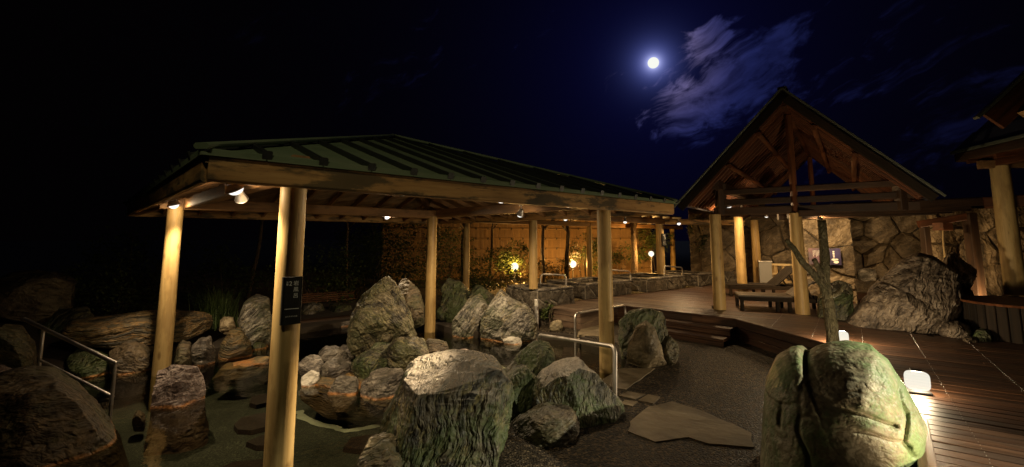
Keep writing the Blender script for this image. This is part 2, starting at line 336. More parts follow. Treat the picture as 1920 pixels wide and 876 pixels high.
M['r_tub'] = rock_mat('tub_stone', (0.045, 0.036, 0.026), (0.095, 0.078, 0.056), (0.16, 0.135, 0.10), (0.5, 0.3, 0.9), (1, 1, 1.5), 5, 0.7)
M['r_white_lit'] = rock_mat('white_and_lit_stone', (0.35, 0.32, 0.26), (0.55, 0.52, 0.45), (0.70, 0.67, 0.6), (0.3, 0.4, 0.2), (1, 1, 2), 3, 0.5)  # whitish stone; its pale tone also stands in for lamplight at the far bank
M['r_flag'] = rock_mat('flagstone', (0.105, 0.078, 0.042), (0.165, 0.128, 0.074), (0.23, 0.185, 0.115), (0, 0, 0.4), (1, 1.3, 1), 1.6, 0.15)
M['r_sub'] = plain('sunken_slab_stone', (0.026, 0.014, 0.010), 0.7, 0, 0.35, 0.4, 9)

def aggregate(name, c1, c2, c3, scale, bs, crack=0.0):
    m, t, b = mat(name); v = t.n('TexCoord').outputs['Object']
    vo = t.n('TexVoronoi', Vector=v, Scale=scale); n1 = t.noise(v, 1.1, 5, 0.6); n2 = t.noise(v, scale * .7, 4, 0.7)
    rv = t.n('SeparateXYZ', Vector=vo.outputs['Color']).outputs[0]
    c = t.ramp(t.m('ADD', t.m('MULTIPLY', rv, 0.6), t.m('MULTIPLY', n2, 0.4)), [(0.2, c1), (0.55, c2), (0.9, c3)])
    c = t.mix(t.rng(n1, 0.42, 0.65, 0.0, 0.45), c, tuple(x * .5 for x in c1))
    if crack:
        wv = t.vm('ADD', v, t.vscale(t.noise(v, 3, 4, out=1), 0.4))
        ed = t.n('TexVoronoi', {'feature': 'DISTANCE_TO_EDGE'}, Vector=wv, Scale=0.8).outputs['Distance']
        c = t.mix(t.m('MULTIPLY', t.rng(ed, 0.0, 0.006, crack, 0.0), t.rng(n1, 0.45, 0.55)), c, (0.3, 0.26, 0.2))
    setin(b, 'Base Color', c); setin(b, 'Roughness', t.rng(rv, 0, 1, 0.5, 0.85)); setin(b, 'Specular IOR Level', 0.2)
    bump(t, b, t.m('ADD', t.m('SUBTRACT', 1.0, vo.outputs['Distance']), n2), bs, 0.012); return m
M['paving'] = aggregate('exposed_aggregate_paving', (0.006, 0.0042, 0.0025), (0.028, 0.020, 0.012), (0.22, 0.165, 0.105), 55, 1.0, 0.5)
M['poolfloor'] = aggregate('pool_floor_aggregate', (0.028, 0.031, 0.022), (0.066, 0.071, 0.053), (0.17, 0.175, 0.135), 85, 0.8)

m = bpy.data.materials.new('bath_water'); m.use_nodes = True; m.node_tree.nodes.clear(); t = NT(m.node_tree)
v = t.n('TexCoord').outputs['Object']
h = t.m('ADD', t.noise(v, 3.0, 3, 0.5), t.m('MULTIPLY', t.noise(v, 14, 2, 0.5), 0.25))
bn = t.n('Bump', Strength=0.22, Distance=0.03, Height=h).outputs[0]
fr = t.n('Fresnel', IOR=1.33, Normal=bn).outputs[0]
sh = t.n('MixShader', Fac=fr); setin(sh, 1, t.n('BsdfTransparent', Color=(0.80, 0.81, 0.70, 1)).outputs[0])
setin(sh, 2, t.n('BsdfGlossy', Color=(0.9, 0.9, 0.9, 1), Roughness=0.03, Normal=bn).outputs[0])
m.node_tree.links.new(sh.outputs[0], t.n('OutputMaterial').inputs[0]); M['water'] = m

def leaf_mat(name, c1, c2, rough=0.45):
    m, t, b = mat(name); r = t.n('NewGeometry').outputs['Random Per Island']
    c = t.ramp(r, [(0.0, c1), (0.7, c2), (1.0, tuple(min(1, x * 1.5) for x in c2))]); setin(b, 'Base Color', c); setin(b, 'Roughness', rough)
    tr = t.n('BsdfTranslucent', Color=c); mx = t.n('MixShader', Fac=0.22); out = [n for n in m.node_tree.nodes if n.type == 'OUTPUT_MATERIAL'][0]
    setin(mx, 1, b.outputs[0]); setin(mx, 2, tr.outputs[0]); m.node_tree.links.new(mx.outputs[0], out.inputs[0]); return m
M['leaf'] = leaf_mat('evergreen_leaf', (0.04, 0.062, 0.018), (0.095, 0.12, 0.032))
M['leafdark'] = leaf_mat('dark_leaf', (0.018, 0.03, 0.010), (0.045, 0.065, 0.018))
M['leafgrass'] = leaf_mat('grass_blade', (0.05, 0.085, 0.022), (0.10, 0.15, 0.045))
M['leafdry'] = leaf_mat('ground_leaf', (0.035, 0.034, 0.012), (0.075, 0.06, 0.02))
m, t, b = mat('bamboo_cane'); gr = t.n('Attribute', {'attribute_name': 'grain'}).outputs['Vector']; ri = t.n('NewGeometry').outputs['Random Per Island']
n1 = t.noise(t.maprot(gr, scale=(1.2, 9, 9)), 2.0, 4)
setin(b, 'Base Color', t.mix(t.m('MULTIPLY', ri, 0.45), t.ramp(n1, [(0.3, (0.20, 0.11, 0.035)), (0.7, (0.34, 0.20, 0.07))]), (0.13, 0.075, 0.028))); setin(b, 'Roughness', 0.55); M['bamboo'] = m
M['wicker'] = wood('woven_edging', (0.08, 0.03, 0.014), (0.16, 0.07, 0.03), (0.25, 0.12, 0.055), 0.7, 0.8, 12)
WARM = (1.0, 0.66, 0.32); WARMW = (1.0, 0.75, 0.45)
M['lens'] = glow('lit_lamp_glass', (1.0, 0.95, 0.80), 0.56)
M['lensdim'] = glow('lit_spot_glass', (1.0, 0.95, 0.85), 0.9)
M['globe'] = glow('lit_globe_glass', (1.0, 0.95, 0.70), 0.85)
M['moon'] = glow('moon_surface', (0.98, 1.0, 0.92), 0.95, 0.0)

# ------------------------------------------------------------------ rock shapes
_ico = {}
def ico(sub):
    if sub not in _ico:
        bm = bmesh.new(); bmesh.ops.create_icosphere(bm, subdivisions=sub, radius=1)
        _ico[sub] = (np.array([v.co[:] for v in bm.verts]), [tuple(v.index for v in f.verts) for f in bm.faces]); bm.free()
    return _ico[sub]
def ngon_box(x0, y0, x1, y1, seed):
    rr = random.Random(seed); cx, cy = (x0 + x1) / 2, (y0 + y1) / 2; P = []
    for k in range(9):
        a = 2 * math.pi * (k + rr.uniform(-.3, .3)) / 9; q = 1 / max(abs(math.cos(a)), abs(math.sin(a))) ** 0.55
        P.append((cx + (x1 - x0) / 2 * math.cos(a) * q * rr.uniform(.9, 1.02), cy + (y1 - y0) / 2 * math.sin(a) * q * rr.uniform(.9, 1.02)))
    return P
def rock_geo(outline, Y, depth, seed, sub=5, facets=7, rough=0.045, strat=(1, 1, 2.5), p=2.5, cracks=None, cw=.02, cd=.06, planes=()):
    oc = np.array(outline, float); mid = dp((oc[:, 0].min() + oc[:, 0].max()) / 2, (oc[:, 1].min() + oc[:, 1].max()) / 2, Y)
    nh = np.array([mid[0], mid[1], 0]); DH = np.linalg.norm(nh); nh /= DH; rt = np.array([nh[1], -nh[0], 0])   # the stone's own depth and width axes
    def face(a, b_, k):                                  # survey of its face plane, k depths in front of the middle
        r_ = ray(a, b_); q = r_ * ((DH - k * depth) / (r_ @ nh)); return np.array([q @ rt, q[2] + EYE])
    P = np.array([face(a, b_, .35) for a, b_ in outline])
    c = (P.min(0) + P.max(0)) / 2; size = (P.max(0) - P.min(0)).max(); rr = random.Random(seed)
    U, F = ico(sub); th = np.arctan2(U[:, 2], U[:, 0])
    A = P - c; Bn = np.roll(A, -1, 0); TH = np.linspace(-math.pi, math.pi, 361); R = np.zeros(361)
    for i, a in enumerate(TH):
        d = np.array([math.cos(a), math.sin(a)])
        for q, r_ in zip(A, Bn):
            e = r_ - q; den = d[0] * e[1] - d[1] * e[0]
            if abs(den) < 1e-9: continue
            tt = (q[0] * e[1] - q[1] * e[0]) / den; s_ = (q[0] * d[1] - q[1] * d[0]) / den
            if tt > 0 and -1e-6 <= s_ <= 1 + 1e-6: R[i] = max(R[i], tt)
    k = np.array([.25, .5, .25]); R[1:-1] = np.convolve(R, k, 'valid')
    rad = np.interp(th, TH, R); vv = np.abs(U[:, 1]); rho = np.clip(1 - vv ** p, 0, 1) ** (1 / p)
    X = np.stack([rad * rho * np.cos(th), np.sign(U[:, 1]) * vv ** 0.9 * depth, rad * rho * np.sin(th)], 1)
    for _ in range(facets):
        n = np.array([rr.uniform(-1, 1), rr.uniform(-1.3, 0.5), rr.uniform(-.5, 1.0)]); n /= np.linalg.norm(n)
        d = X @ n; tt = d.max() * rr.uniform(.72, .92); over = np.clip(d - tt, 0, None); X -= np.outer(over * .97, n)
    for n, fr in planes:
        n = np.array(n, float); n /= np.linalg.norm(n); d = X @ n; X -= np.outer(np.clip(d - d.max() * fr, 0, None) * .97, n)
    off = rr.uniform(0, 99); nn = X / (np.linalg.norm(X, axis=1)[:, None] + 1e-9); fq = 2.2 / size
    S = np.array(strat); ax = rr.uniform(-.6, .6); ca, sa = math.cos(ax), math.sin(ax)
    D_ = np.zeros(len(X))
    for i, q in enumerate(X):
        u = (q[0] * ca + q[2] * sa) * S[0]; z = (-q[0] * sa + q[2] * ca) * S[2]
        vpt = Vector((u * fq + off, q[1] * S[1] * fq, z * fq))
        D_[i] = noise.fractal(vpt, 0.9, 2.1, 6) * .6 + (0.5 - abs(noise.noise(vpt * 2.3))) * .5 - .25
        if sub > 5: D_[i] += (0.28 - abs(noise.noise(Vector((u * fq * 2.2 + off, q[1] * fq * 4, z * fq * 5))))) * .42
    X += nn * (D_ * rough * size)[:, None]
    X += np.array([c[0], 0, c[1]])
    for pl in (cracks or []):                             # deep clefts in the stone
        L_ = np.array([face(a, b_, .6) for a, b_ in pl]); best = np.full(len(X), 9.0); xz = X[:, [0, 2]] + .016 * np.stack([np.sin(X[:, 2] * 11 + 1) + .5 * np.sin(X[:, 2] * 27), np.sin(X[:, 0] * 9) + .5 * np.sin(X[:, 0] * 23 + 2)], 1)
        for q, r_ in zip(L_[:-1], L_[1:]):
            e = r_ - q; tt = np.clip(((xz - q) @ e) / (e @ e), 0, 1); best = np.minimum(best, np.linalg.norm(xz - (q + tt[:, None] * e), axis=1))
        k_ = cd * (.65 + .45 * np.sin(X[:, 0] * 7 + X[:, 2] * 9)) * np.exp(-(best / cw) ** 2) * (X[:, 1] < .1 * depth); X += np.array([0, .85, 0]) * k_[:, None] - nn * k_[:, None] * .25
    X = np.outer(X[:, 0], rt) + np.outer(X[:, 1] + DH, nh) + np.outer(X[:, 2], (0, 0, 1))
    g = Geo(); g.V = [tuple(x) for x in X.tolist()]; g.F = F; g.L = g.V; return g
def rock(label, outline, Y, depth, mt, seed, sub=5, group='rocks in and around the bath', name='rock', cat='rock', **kw):
    if len(outline) == 4 and not isinstance(outline[0], tuple): outline = ngon_box(*outline, seed)
    o = obj(name, rock_geo(outline, Y, depth, seed, sub, **kw), M[mt], smooth=True)
    return tag(o, label, cat, group)

# ------------------------------------------------------------------ ground, pool, paving
POOL = [(1.30, 5.75), (1.05, 5.2), (0.62, 4.75), (0.15, 4.35), (-0.35, 3.9), (-0.62, 3.3), (-0.75, 2.5), (-0.9, 1.3), (-2.2, 0.7), (-3.6, 1.1), (-4.3, 2.4), (-4.9, 4.0), (-5.6, 5.4),
        (-5.5, 6.2), (-4.9, 6.75), (-4.4, 7.0), (-4.05, 7.5), (-3.8, 8.6), (-3.2, 9.35), (-2.2, 9.6), (-1.4, 8.95), (-1.0, 8.45), (-0.3, 8.1), (0.45, 8.15), (1.0, 8.0), (1.55, 7.3), (1.62, 6.6)]
PC = np.array([-1.6, 5.2])
def densify(P, n=4):
    out = []
    for i in range(len(P)):
        a, b_ = np.array(P[i]), np.array(P[(i + 1) % len(P)])
        for k in range(n): out.append(a + (b_ - a) * k / n)
    return np.array(out)
pd_ = densify(POOL, 4)
for i in range(len(pd_)): pd_[i] += (pd_[i] - PC) * 0.02 * noise.noise((pd_[i][0] * 2, pd_[i][1] * 2, 3))
def gz(x, y):                                            # level of the open ground
    left = min(max((-5.2 - x) / 1.8, 0), 1); back = min(max((y - 9.2) / 3, 0), 1)
    return 0.115 + 0.35 * left + 0.12 * back * (1 if x < 1 else .3)
g = Geo(); n = len(pd_); rings = [(1.0, None), (1.05, None), (1.15, None), (1.4, None), (2.0, None), (3.2, None), (7, None), (30, None), (120, None)]
V = [(p[0], p[1], -0.45) for p in pd_]
for f, _ in rings:
    for p in pd_:
        q = PC + (p - PC) * f; z = gz(*q) if f > 1.02 else 0.10
        if 1.02 < f < 6: z += 0.03 * noise.noise((q[0], q[1], 0)) * (q[0] < -3.6 or q[1] > 9.4)
        V.append((q[0], q[1], min(z, 0.6)))
F = []
for k in range(len(rings)):
    for i in range(n): F.append((k * n + i, k * n + (i + 1) % n, (k + 1) * n + (i + 1) % n, (k + 1) * n + i)[::-1])
g.add(V, F); struct(obj('ground', g, M['soil'], smooth=False))
g = Geo(); g.add([(p[0], p[1], -0.42) for p in (PC + (pd_ - PC) * 1.01)], [tuple(range(n - 1, -1, -1))]); floor_o = struct(obj('pool_floor', g, M['poolfloor']))
g = Geo(); g.add([(p[0], p[1], 0.0) for p in (PC + (pd_ - PC) * 0.998)], [tuple(range(n - 1, -1, -1))]); struct(obj('water', g, M['water']))
# paving of washed aggregate on the right bank
pav = [(1.33, 5.75), (1.08, 5.2), (0.66, 4.75), (0.18, 4.35), (-0.32, 3.9), (-0.59, 3.3), (-0.72, 2.5), (-0.87, 1.3), (-0.4, -1.5), (4.0, -1.5), (4.3, 3.4), (4.3, 9.0), (1.2, 9.5), (0.2, 8.6), (0.45, 8.25), (1.02, 8.05), (1.58, 7.3), (1.66, 6.6)]
g = Geo(); prism(g, pav, 0.09, 0.122); struct(obj('paving', g, M['paving']))
def flag(poly_px, z0, h, mt, name, parent=None, seed=0):
    P = [gp(a, b_, z0 + h)[:2] for a, b_ in poly_px]; P = densify(P, 3)
    P = np.array([q + 0.02 * np.array([noise.noise((q[0] * 5, q[1] * 5, seed)), noise.noise((q[0] * 5, q[1] * 5, seed + 5))]) for q in P])
    g = Geo(); prism(g, [tuple(q) for q in P], z0 - 0.03, z0 + h, 0.008); return obj(name, g, M[mt], parent)
flags = [([(1180, 790), (1215, 762), (1262, 752), (1330, 775), (1412, 812), (1414, 838), (1330, 832), (1290, 820), (1225, 829), (1176, 808)], 'large tan flagstone lying in the aggregate beside the mossy boulder'),
         ([(1128, 712), (1160, 690), (1228, 690), (1200, 712), (1172, 730), (1150, 728)], 'pale stone slab at the foot of the front right column'),
         ([(1160, 742), (1176, 733), (1212, 738), (1190, 749)], 'small brown flagstone beside the handrail foot, left one of three'),
         ([(1196, 750), (1216, 739), (1240, 744), (1226, 757)], 'small brown flagstone beside the handrail foot, right one of three'),
         ([(1158, 757), (1170, 749), (1196, 753), (1186, 762)], 'small brown flagstone beside the handrail foot, lowest of three'),
         ([(1082, 628), (1092, 612), (1128, 606), (1150, 612), (1130, 630)], 'grey stone slab at the pool end of the handrail below the wooden landing')]
for i, (pp, lb) in enumerate(flags): tag(flag(pp, 0.122, 0.009, 'r_flag', 'flagstone', seed=i), lb, 'flagstone', 'flagstones set in the paving')
subs = [([(438, 795), (452, 783), (520, 768), (520, 795), (470, 808), (445, 806)], 'dark sunken slab on the pool floor left of the front column'),
        ([(466, 755), (472, 742), (520, 735), (520, 752), (480, 760)], 'small dark sunken slab behind the longest one left of the front column'),
        ([(642, 838), (655, 820), (730, 808), (730, 838), (690, 846)], 'dark sunken slab on the pool floor before the big foreground boulder'),
        ([(400, 880), (440, 865), (515, 858), (515, 890)], 'dark sunken slab at the lower edge left of the front column'),
        ([(462, 828), (490, 815), (522, 812), (522, 834), (480, 836)], 'dark sunken slab between two others left of the front column'),
        ([(475, 710), (490, 702), (520, 700), (520, 712), (490, 715)], 'small greenish sunken slab near the rocky left bank')]
for i, (pp, lb) in enumerate(subs): tag(flag(pp, -0.42, 0.05, 'r_sub', 'sunken_slab', seed=20 + i), lb, 'stone slab', 'slabs sunk in the pool floor')
for k, pl in enumerate([[(560, 770), (566, 782), (600, 796), (625, 800), (650, 808), (690, 802), (730, 792)], [(260, 725), (330, 722), (420, 712), (470, 702), (482, 692), (520, 686)],
                        [(840, 664), (880, 668), (930, 680), (945, 690), (980, 697), (1040, 704), (1095, 716), (1110, 730), (1125, 734)], [(556, 660), (590, 648), (640, 640)]]):
    P = [gp(a, b_, -0.41) for a, b_ in pl]; g = Geo(); w0 = 0.05 if k == 0 else 0.022; Q = []
    P = np.array([P[0] + 0 * P[0]] + [P[i] + (P[i + 1] - P[i]) * f for i in range(len(P) - 1) for f in (.25, .5, .75, 1)])
    for i, q in enumerate(P):
        d = P[min(i + 1, len(P) - 1)] - P[max(i - 1, 0)]; nn = np.array([-d[1], d[0], 0]); nn /= np.linalg.norm(nn)
        ww = w0 * (1 + .7 * noise.noise((i * .8, k * 5, 0))); Q += [q - nn * ww, q + nn * ww]
    g.add(Q, [(2 * i, 2 * i + 2, 2 * i + 3, 2 * i + 1) for i in range(len(P) - 1)]); obj('grout_joint', g, M['grout'], floor_o)

# ------------------------------------------------------------------ lamps
LAMP = 3.75
def light(parent, loc, power, color=WARM, radius=0.05, spot=None, aim=None, blend=0.6):
    ld = bpy.data.lights.new('lamp_light', 'SPOT' if spot else 'POINT'); ld.energy = power * LAMP; ld.color = color; ld.shadow_soft_size = radius
    lo = bpy.data.objects.new('lamp_light', ld); COL.objects.link(lo)
    lo.parent = parent; lo.location = tuple(np.array(loc, float) - WL[parent])
    if spot:
        ld.spot_size = math.radians(spot); ld.spot_blend = blend
        lo.rotation_euler = Vector(tuple(np.array(aim, float) - np.array(loc, float))).to_track_quat('-Z', 'Y').to_euler()
    return lo
def spotlight(label, loc, aim, power, spot=110, r=0.055, color=WARM, group='spotlights under the roofs', stem=0.10, blend=0.7, fill=0.0):
    loc = np.array(loc, float); d = np.array(aim, float) - loc; d /= np.linalg.norm(d)
    t_ = thing('spotlight', label, 'spotlight', loc, group)
    g = Geo(); cyl(g, loc - d * 0.09, loc - d * 0.055, r * .55, r * .75, 16); cyl(g, loc - d * .055, loc, r * .75, r * 1.15, 20, cap=False)
    cyl(g, loc - d * .004, loc, r * 1.15, r * 1.22, 20, cap=False); hs = obj('housing', g, M['steel'], t_, angle=30)
    g = Geo(); U_, F_ = ico(3); g.add(U_ * r * .95 + loc - d * .012, F_); obj('lens', g, M['lensdim'], hs, smooth=True)
    g = Geo(); tube(g, [loc - d * 0.07, loc - d * 0.07 + [0, 0, stem]], 0.008, 8); cyl(g, loc - d * .07 + [0, 0, stem - .012], loc - d * .07 + [0, 0, stem], .03, .03, 14); obj('bracket', g, M['steel'], t_, angle=30)
    light(t_, loc, power, color, r * .6, spot, aim, blend)
    if fill: light(t_, loc, fill, color, r * .6)
    return t_

# ------------------------------------------------------------------ bath pavilion (hipped green roof on four log columns)
c1 = gp(302, 702, 0)[:2]; c3 = gp(806, 622, 0)[:2]; c4 = gp(1139, 697, 0)[:2]
CEN = (c1 + c4) / 2
AX = (c4 - c3) ; AX = np.array([0.731, 0.682]); BX = np.array([-0.682, 0.731])
HA, HB = 1.98, 1.885; EA, EB = 2.635, 2.77; EZ = 2.02; RISE = 0.94; RA, RB = .115, .23
def PV(a, b_, z): q = CEN + AX * a + BX * b_; return np.array([q[0], q[1], z])
def PR(a, b_, z): return PV(a + RA, b_ + RB, z)
def log_column(parent, x, y, z0, z1, r, seed, m_='log'):
    g = Geo(); cyl(g, (x, y, z0), (x, y, z1), r * 1.06, r * 0.96, 28, 14, 0.05, seed); return obj('column', g, M[m_], parent, angle=40)
pav_t = thing('bath_pavilion', 'open pavilion with green hipped metal roof on four log columns standing in the bath', 'pavilion', (CEN[0], CEN[1], -0.42))
colpos = [np.array([-1.665, 3.50, 0]), np.array([*c1, 0]), np.array([*c3, 0]), np.array([*c4, 0])]
for i, p in enumerate(colpos): log_column(pav_t, p[0], p[1], -0.42, 2.12, 0.094, i + 1)
TB = 2.10
for s in (-1, 1):
    g = Geo(); bar(g, PV(-EA + .35, s * HB, TB + .06), PV(EA - .35, s * HB, TB + .06), .12, .15, .01); obj('tie_beam', g, M['rafter'], pav_t)
    g = Geo(); bar(g, PV(s * HA, -EB + .35, TB + .075), PV(s * HA, EB - .35, TB + .075), .12, .15, .01); obj('tie_beam', g, M['rafter'], pav_t)
FZ = EZ
fc = [(-EA, -EB), (EA, -EB), (EA, EB), (-EA, EB)]
for k in range(4):
    (a0, b0), (a1, b1) = fc[k], fc[(k + 1) % 4]
    g = Geo(); e = 0.0 if k % 2 == 0 else 0.026
    da = np.sign(a1 - a0) * e; db = np.sign(b1 - b0) * e
    bar(g, PR(a0 + da, b0 + db, FZ + .075), PR(a1 - da, b1 - db, FZ + .075), .05, .15, .012); obj('fascia', g, M['fascia'], pav_t)
    g = Geo(); out = np.array([np.sign((a0 + a1)), np.sign((b0 + b1))]) * .035
    oa, ob_ = (out[0] if k % 2 else 0), (out[1] if k % 2 == 0 else 0)
    bar(g, PR(a0 + oa, b0 + ob_, FZ + .165), PR(a1 + oa, b1 + ob_, FZ + .165), .02, .035, .004); obj('drip_edge', g, M['copper'], pav_t)
EA2, EB2 = EA + .045, EB + .045; RZ0 = FZ + .16
APX = 0.06                                              # short ridge
def roofz(d, half): return RZ0 + RISE * d / half         # d: distance in from the eave
def roof_face(side):                                     # 0 front (-b), 1 right (+a), 2 back (+b), 3 left (-a)
    half = EB2 if side % 2 == 0 else EA2; wid = EA2 if side % 2 == 0 else EB2
    def pt(u, d, up=0.0):                                # u along the eave, d up the slope in plan
        z = roofz(d, half) + up
        if side == 0: return PR(u, -EB2 + d, z)
        if side == 2: return PR(-u, EB2 - d, z)
        if side == 1: return PR(EA2 - d, u, z)
        return PR(-EA2 + d, -u, z)
    nb = 15; us = [-wid + 2 * wid * k / (nb + 1) for k in range(nb + 2)]
    dmax = lambda u: max((wid - abs(u)) * half / wid, 0.0)
    for k in range(nb + 1):
        u0, u1 = us[k] + .004, us[k + 1] - .004; P = [pt(u0, 0), pt(u1, 0)]
        if u0 < 0 < u1: P += [pt(u1, dmax(u1)), pt(0, half), pt(u0, dmax(u0))]
        else: P += [pt(u1, dmax(u1)), pt(u0, dmax(u0))]
        P = np.array(P); low = P - [0, 0, .018]; m_ = len(P); g = Geo()
        g.add(np.vstack([low, P]), [tuple(range(m_ - 1, -1, -1)), tuple(range(m_, 2 * m_))] + [(i, (i + 1) % m_, m_ + (i + 1) % m_, m_ + i) for i in range(m_)])
        obj('roof_panel', g, M['copper'], pav_t)
    for k in range(1, nb + 1):
        u = us[k]; d1 = dmax(u) - .05
        if d1 < .1: continue
        g = Geo(); bar(g, pt(u, .004, .018), pt(u, d1, .018), .030, .042, .006)
        bar(g, pt(u, -.008, .018), pt(u, .003, .018), .055, .055, .006)
        obj('batten', g, M['batten'], pav_t)
    # soffit boards and rafters below
    g = Geo(); P = np.array([pt(-wid + .03, .03), pt(wid - .03, .03), pt(.05, half - .03), pt(-.05, half - .03)]) - [0, 0, .05]
    g.add(np.vstack([P, P - [0, 0, .016]]), [(0, 1, 2, 3), (7, 6, 5, 4), (0, 4, 5, 1), (1, 5, 6, 2), (2, 6, 7, 3), (3, 7, 4, 0)]); obj('soffit_board', g, M['soffit'], pav_t)
    for k in range(1, 12):
        u = -wid + 2 * wid * k / 12; d1 = min(dmax(u) - .04, half - .1)
        if d1 < .2: continue
        g = Geo(); bar(g, pt(u, .04, -.105), pt(u, d1, -.105), .045, .075, .004); obj('rafter', g, M['rafter'], pav_t)
for s in range(4): roof_face(s)
for (a, b_) in fc:
    q0 = PR(a * EA2 / EA, b_ * EB2 / EB, RZ0 + .03); q1 = PR(0, 0, RZ0 + RISE + .03)
    g = Geo(); bar(g, q0, q1, .085, .035, .012); obj('hip_cap', g, M['copper'], pav_t)
    g = Geo(); bar(g, PR(a * .97, b_ * .97, RZ0 - .10), PR(0, 0, RZ0 + RISE - .14), .07, .10, .006); obj('hip_rafter', g, M['rafter'], pav_t)

# ------------------------------------------------------------------ signs
def text_geo(body, size, origin, right, up):
    cu = bpy.data.curves.new('t', 'FONT'); cu.body = body; cu.size = size; cu.extrude = 0; cu.align_x = 'CENTER'; cu.align_y = 'CENTER'; cu.resolution_u = 2
    o = bpy.data.objects.new('t', cu); COL.objects.link(o); bpy.context.view_layer.update()
    me = o.to_mesh(); V = [np.array(origin) + np.array(right) * v.co.x + np.array(up) * v.co.y for v in me.vertices]; F = [tuple(p.vertices) for p in me.polygons]
    o.to_mesh_clear(); bpy.data.objects.remove(o); bpy.data.curves.remove(cu); return V, F
def column_sign(label, cx, cy, z, nrm, r, wd, ht, group='column signs', full=True):
    n3 = np.array([nrm[0], nrm[1], 0.0]); rt = np.array([-nrm[1], nrm[0], 0.0]); up = np.array([0, 0, 1.0]); c = np.array([cx, cy, z]) + n3 * (r + .022)
    t_ = thing('column_sign', label, 'sign', c - up * ht / 2, group)
    g = Geo(); bar(g, c - up * ht / 2, c + up * ht / 2, wd, .035, .004, up=-n3); plt = obj('plate', g, M['black'], t_)
    g = Geo(); c2 = c + n3 * .018; bar(g, c2 - up * ht * .485, c2 + up * ht * .485, wd * .76, .004, .001, up=-n3); obj('face_panel', g, M['plate'], plt)
    g = Geo(); c3_ = c + n3 * .0225
    for i, ch in enumerate('岩風呂'): g.add(*text_geo(ch, wd * .27, c3_ + rt * wd * .16 + up * ht * (.36 - .13 * i), rt, up))
    g.add(*text_geo('2', wd * .32, c3_ - rt * wd * .12 + up * ht * .36, rt, up))
    g.add(*text_geo('浴', wd * .11, c3_ - rt * wd * .28 + up * ht * .385, rt, up)); g.add(*text_geo('槽', wd * .11, c3_ - rt * wd * .28 + up * ht * .34, rt, up))
    if full: g.add(*text_geo('あたたまりの湯', wd * .085, c3_ - up * ht * .33, rt, up))
    a, b_ = rt * wd * .35, up * ht * .006; q = c3_ - up * ht * .17
    g.add([q - a - b_, q + a - b_, q + a + b_, q - a + b_], [(0, 1, 2, 3)]); obj('lettering', g, M['letter'], plt)
    return t_
cp = colpos[0]
sgc = dp(551, 562, 3.45)
column_sign('black vertical nameplate with white characters on the nearest thick column', cp[0], cp[1], sgc[2], (0.62, -0.785), 0.094, .135, .335)

# ------------------------------------------------------------------ stone cladding
def clip_half(P, m_, n_):
    out = []
    for i in range(len(P)):
        a, b_ = P[i], P[(i + 1) % len(P)]; da, db = np.dot(a - m_, n_), np.dot(b_ - m_, n_)
        if da <= 0: out.append(a)
        if (da < 0 < db) or (db < 0 < da): out.append(a + (b_ - a) * da / (da - db))
    return out
def cells(Wd, Ht, n_, seed, relax=0, asp=1.0):
    rr = random.Random(seed); S = []
    for _ in range(n_):                                   # keep the sites apart without evening them out
        best = max(([rr.uniform(0, Wd), rr.uniform(0, Ht)] for _k in range(4)), key=lambda q: min([math.hypot(q[0] - o[0], (q[1] - o[1]) * 1.3) for o in S] or [9])); S.append(np.array(best))
    C = []
    for it in range(relax + 1):
        C = []
        for i, s in enumerate(S):
            P = [np.array(q, float) for q in ((0, 0), (Wd, 0), (Wd, Ht), (0, Ht))]
            for j, o in enumerate(S):
                if i != j and len(P) > 2:
                    dv = (o - s) * np.array([1, asp]); P = clip_half(P, (s + o) / 2, dv)
            C.append(P)
        S = [np.mean(P, 0) if len(P) > 2 else s for P, s in zip(C, S)]
    return [P for P in C if len(P) > 2]
def stone_face(parent, o, right, out, Wd, Ht, n_, seed, mt, gap=0.012, depth=0.03, name='stone', up=(0, 0, 1), pillow=0.4):
    o = np.array(o, float); right = np.array(right, float); out = np.array(out, float); up = np.array(up, float); rr = random.Random(seed + 5)
    for P in cells(Wd, Ht, n_, seed):
        c = np.mean(P, 0); Q = []
        for i in range(len(P)):                          # soften the outline
            a, b_ = P[i], P[(i + 1) % len(P)]; L = np.linalg.norm(b_ - a)
            if L < gap: continue
            Q += [a + (b_ - a) * .07, a + (b_ - a) * .5 + np.array([rr.uniform(-.06, .06), rr.uniform(-.06, .06)]) * L, a + (b_ - a) * .93]
        if len(Q) < 5: continue
        def sh(q, g_): d = c - q; L = np.linalg.norm(d); return q + d / max(L, 1e-6) * min(g_, L * .5)
        dd = depth * rr.uniform(.45, 1.55); tl = np.array([rr.uniform(-.12, .12), rr.uniform(-.12, .12)]); W3 = lambda q, z: o + right * q[0] + up * q[1] + out * z; m_ = len(Q)
        sc_ = max(np.linalg.norm(np.ptp(np.array(Q), 0)), .05)
        V = [W3(sh(q, gap / 2), -.01) for q in Q] + [W3(sh(q, gap / 2), dd * .55) for q in Q] + [W3(sh(q, gap / 2 + dd * .5), max(dd + (q - c) @ tl, dd * .6)) for q in Q] + [W3(c + (np.array([rr.uniform(-.1, .1), rr.uniform(-.1, .1)]) * sc_), dd * (1 + pillow))]
        F = []
        for k in range(2):
            for i in range(m_): F.append((k * m_ + i, k * m_ + (i + 1) % m_, (k + 1) * m_ + (i + 1) % m_, (k + 1) * m_ + i))
        for i in range(m_): F.append((2 * m_ + i, 2 * m_ + (i + 1) % m_, 3 * m_))
        if np.dot(np.cross(right, up), out) < 0: F = [f[::-1] for f in F]
        g = Geo(); g.add(V, F); obj(name, g, M[mt], parent, angle=28)

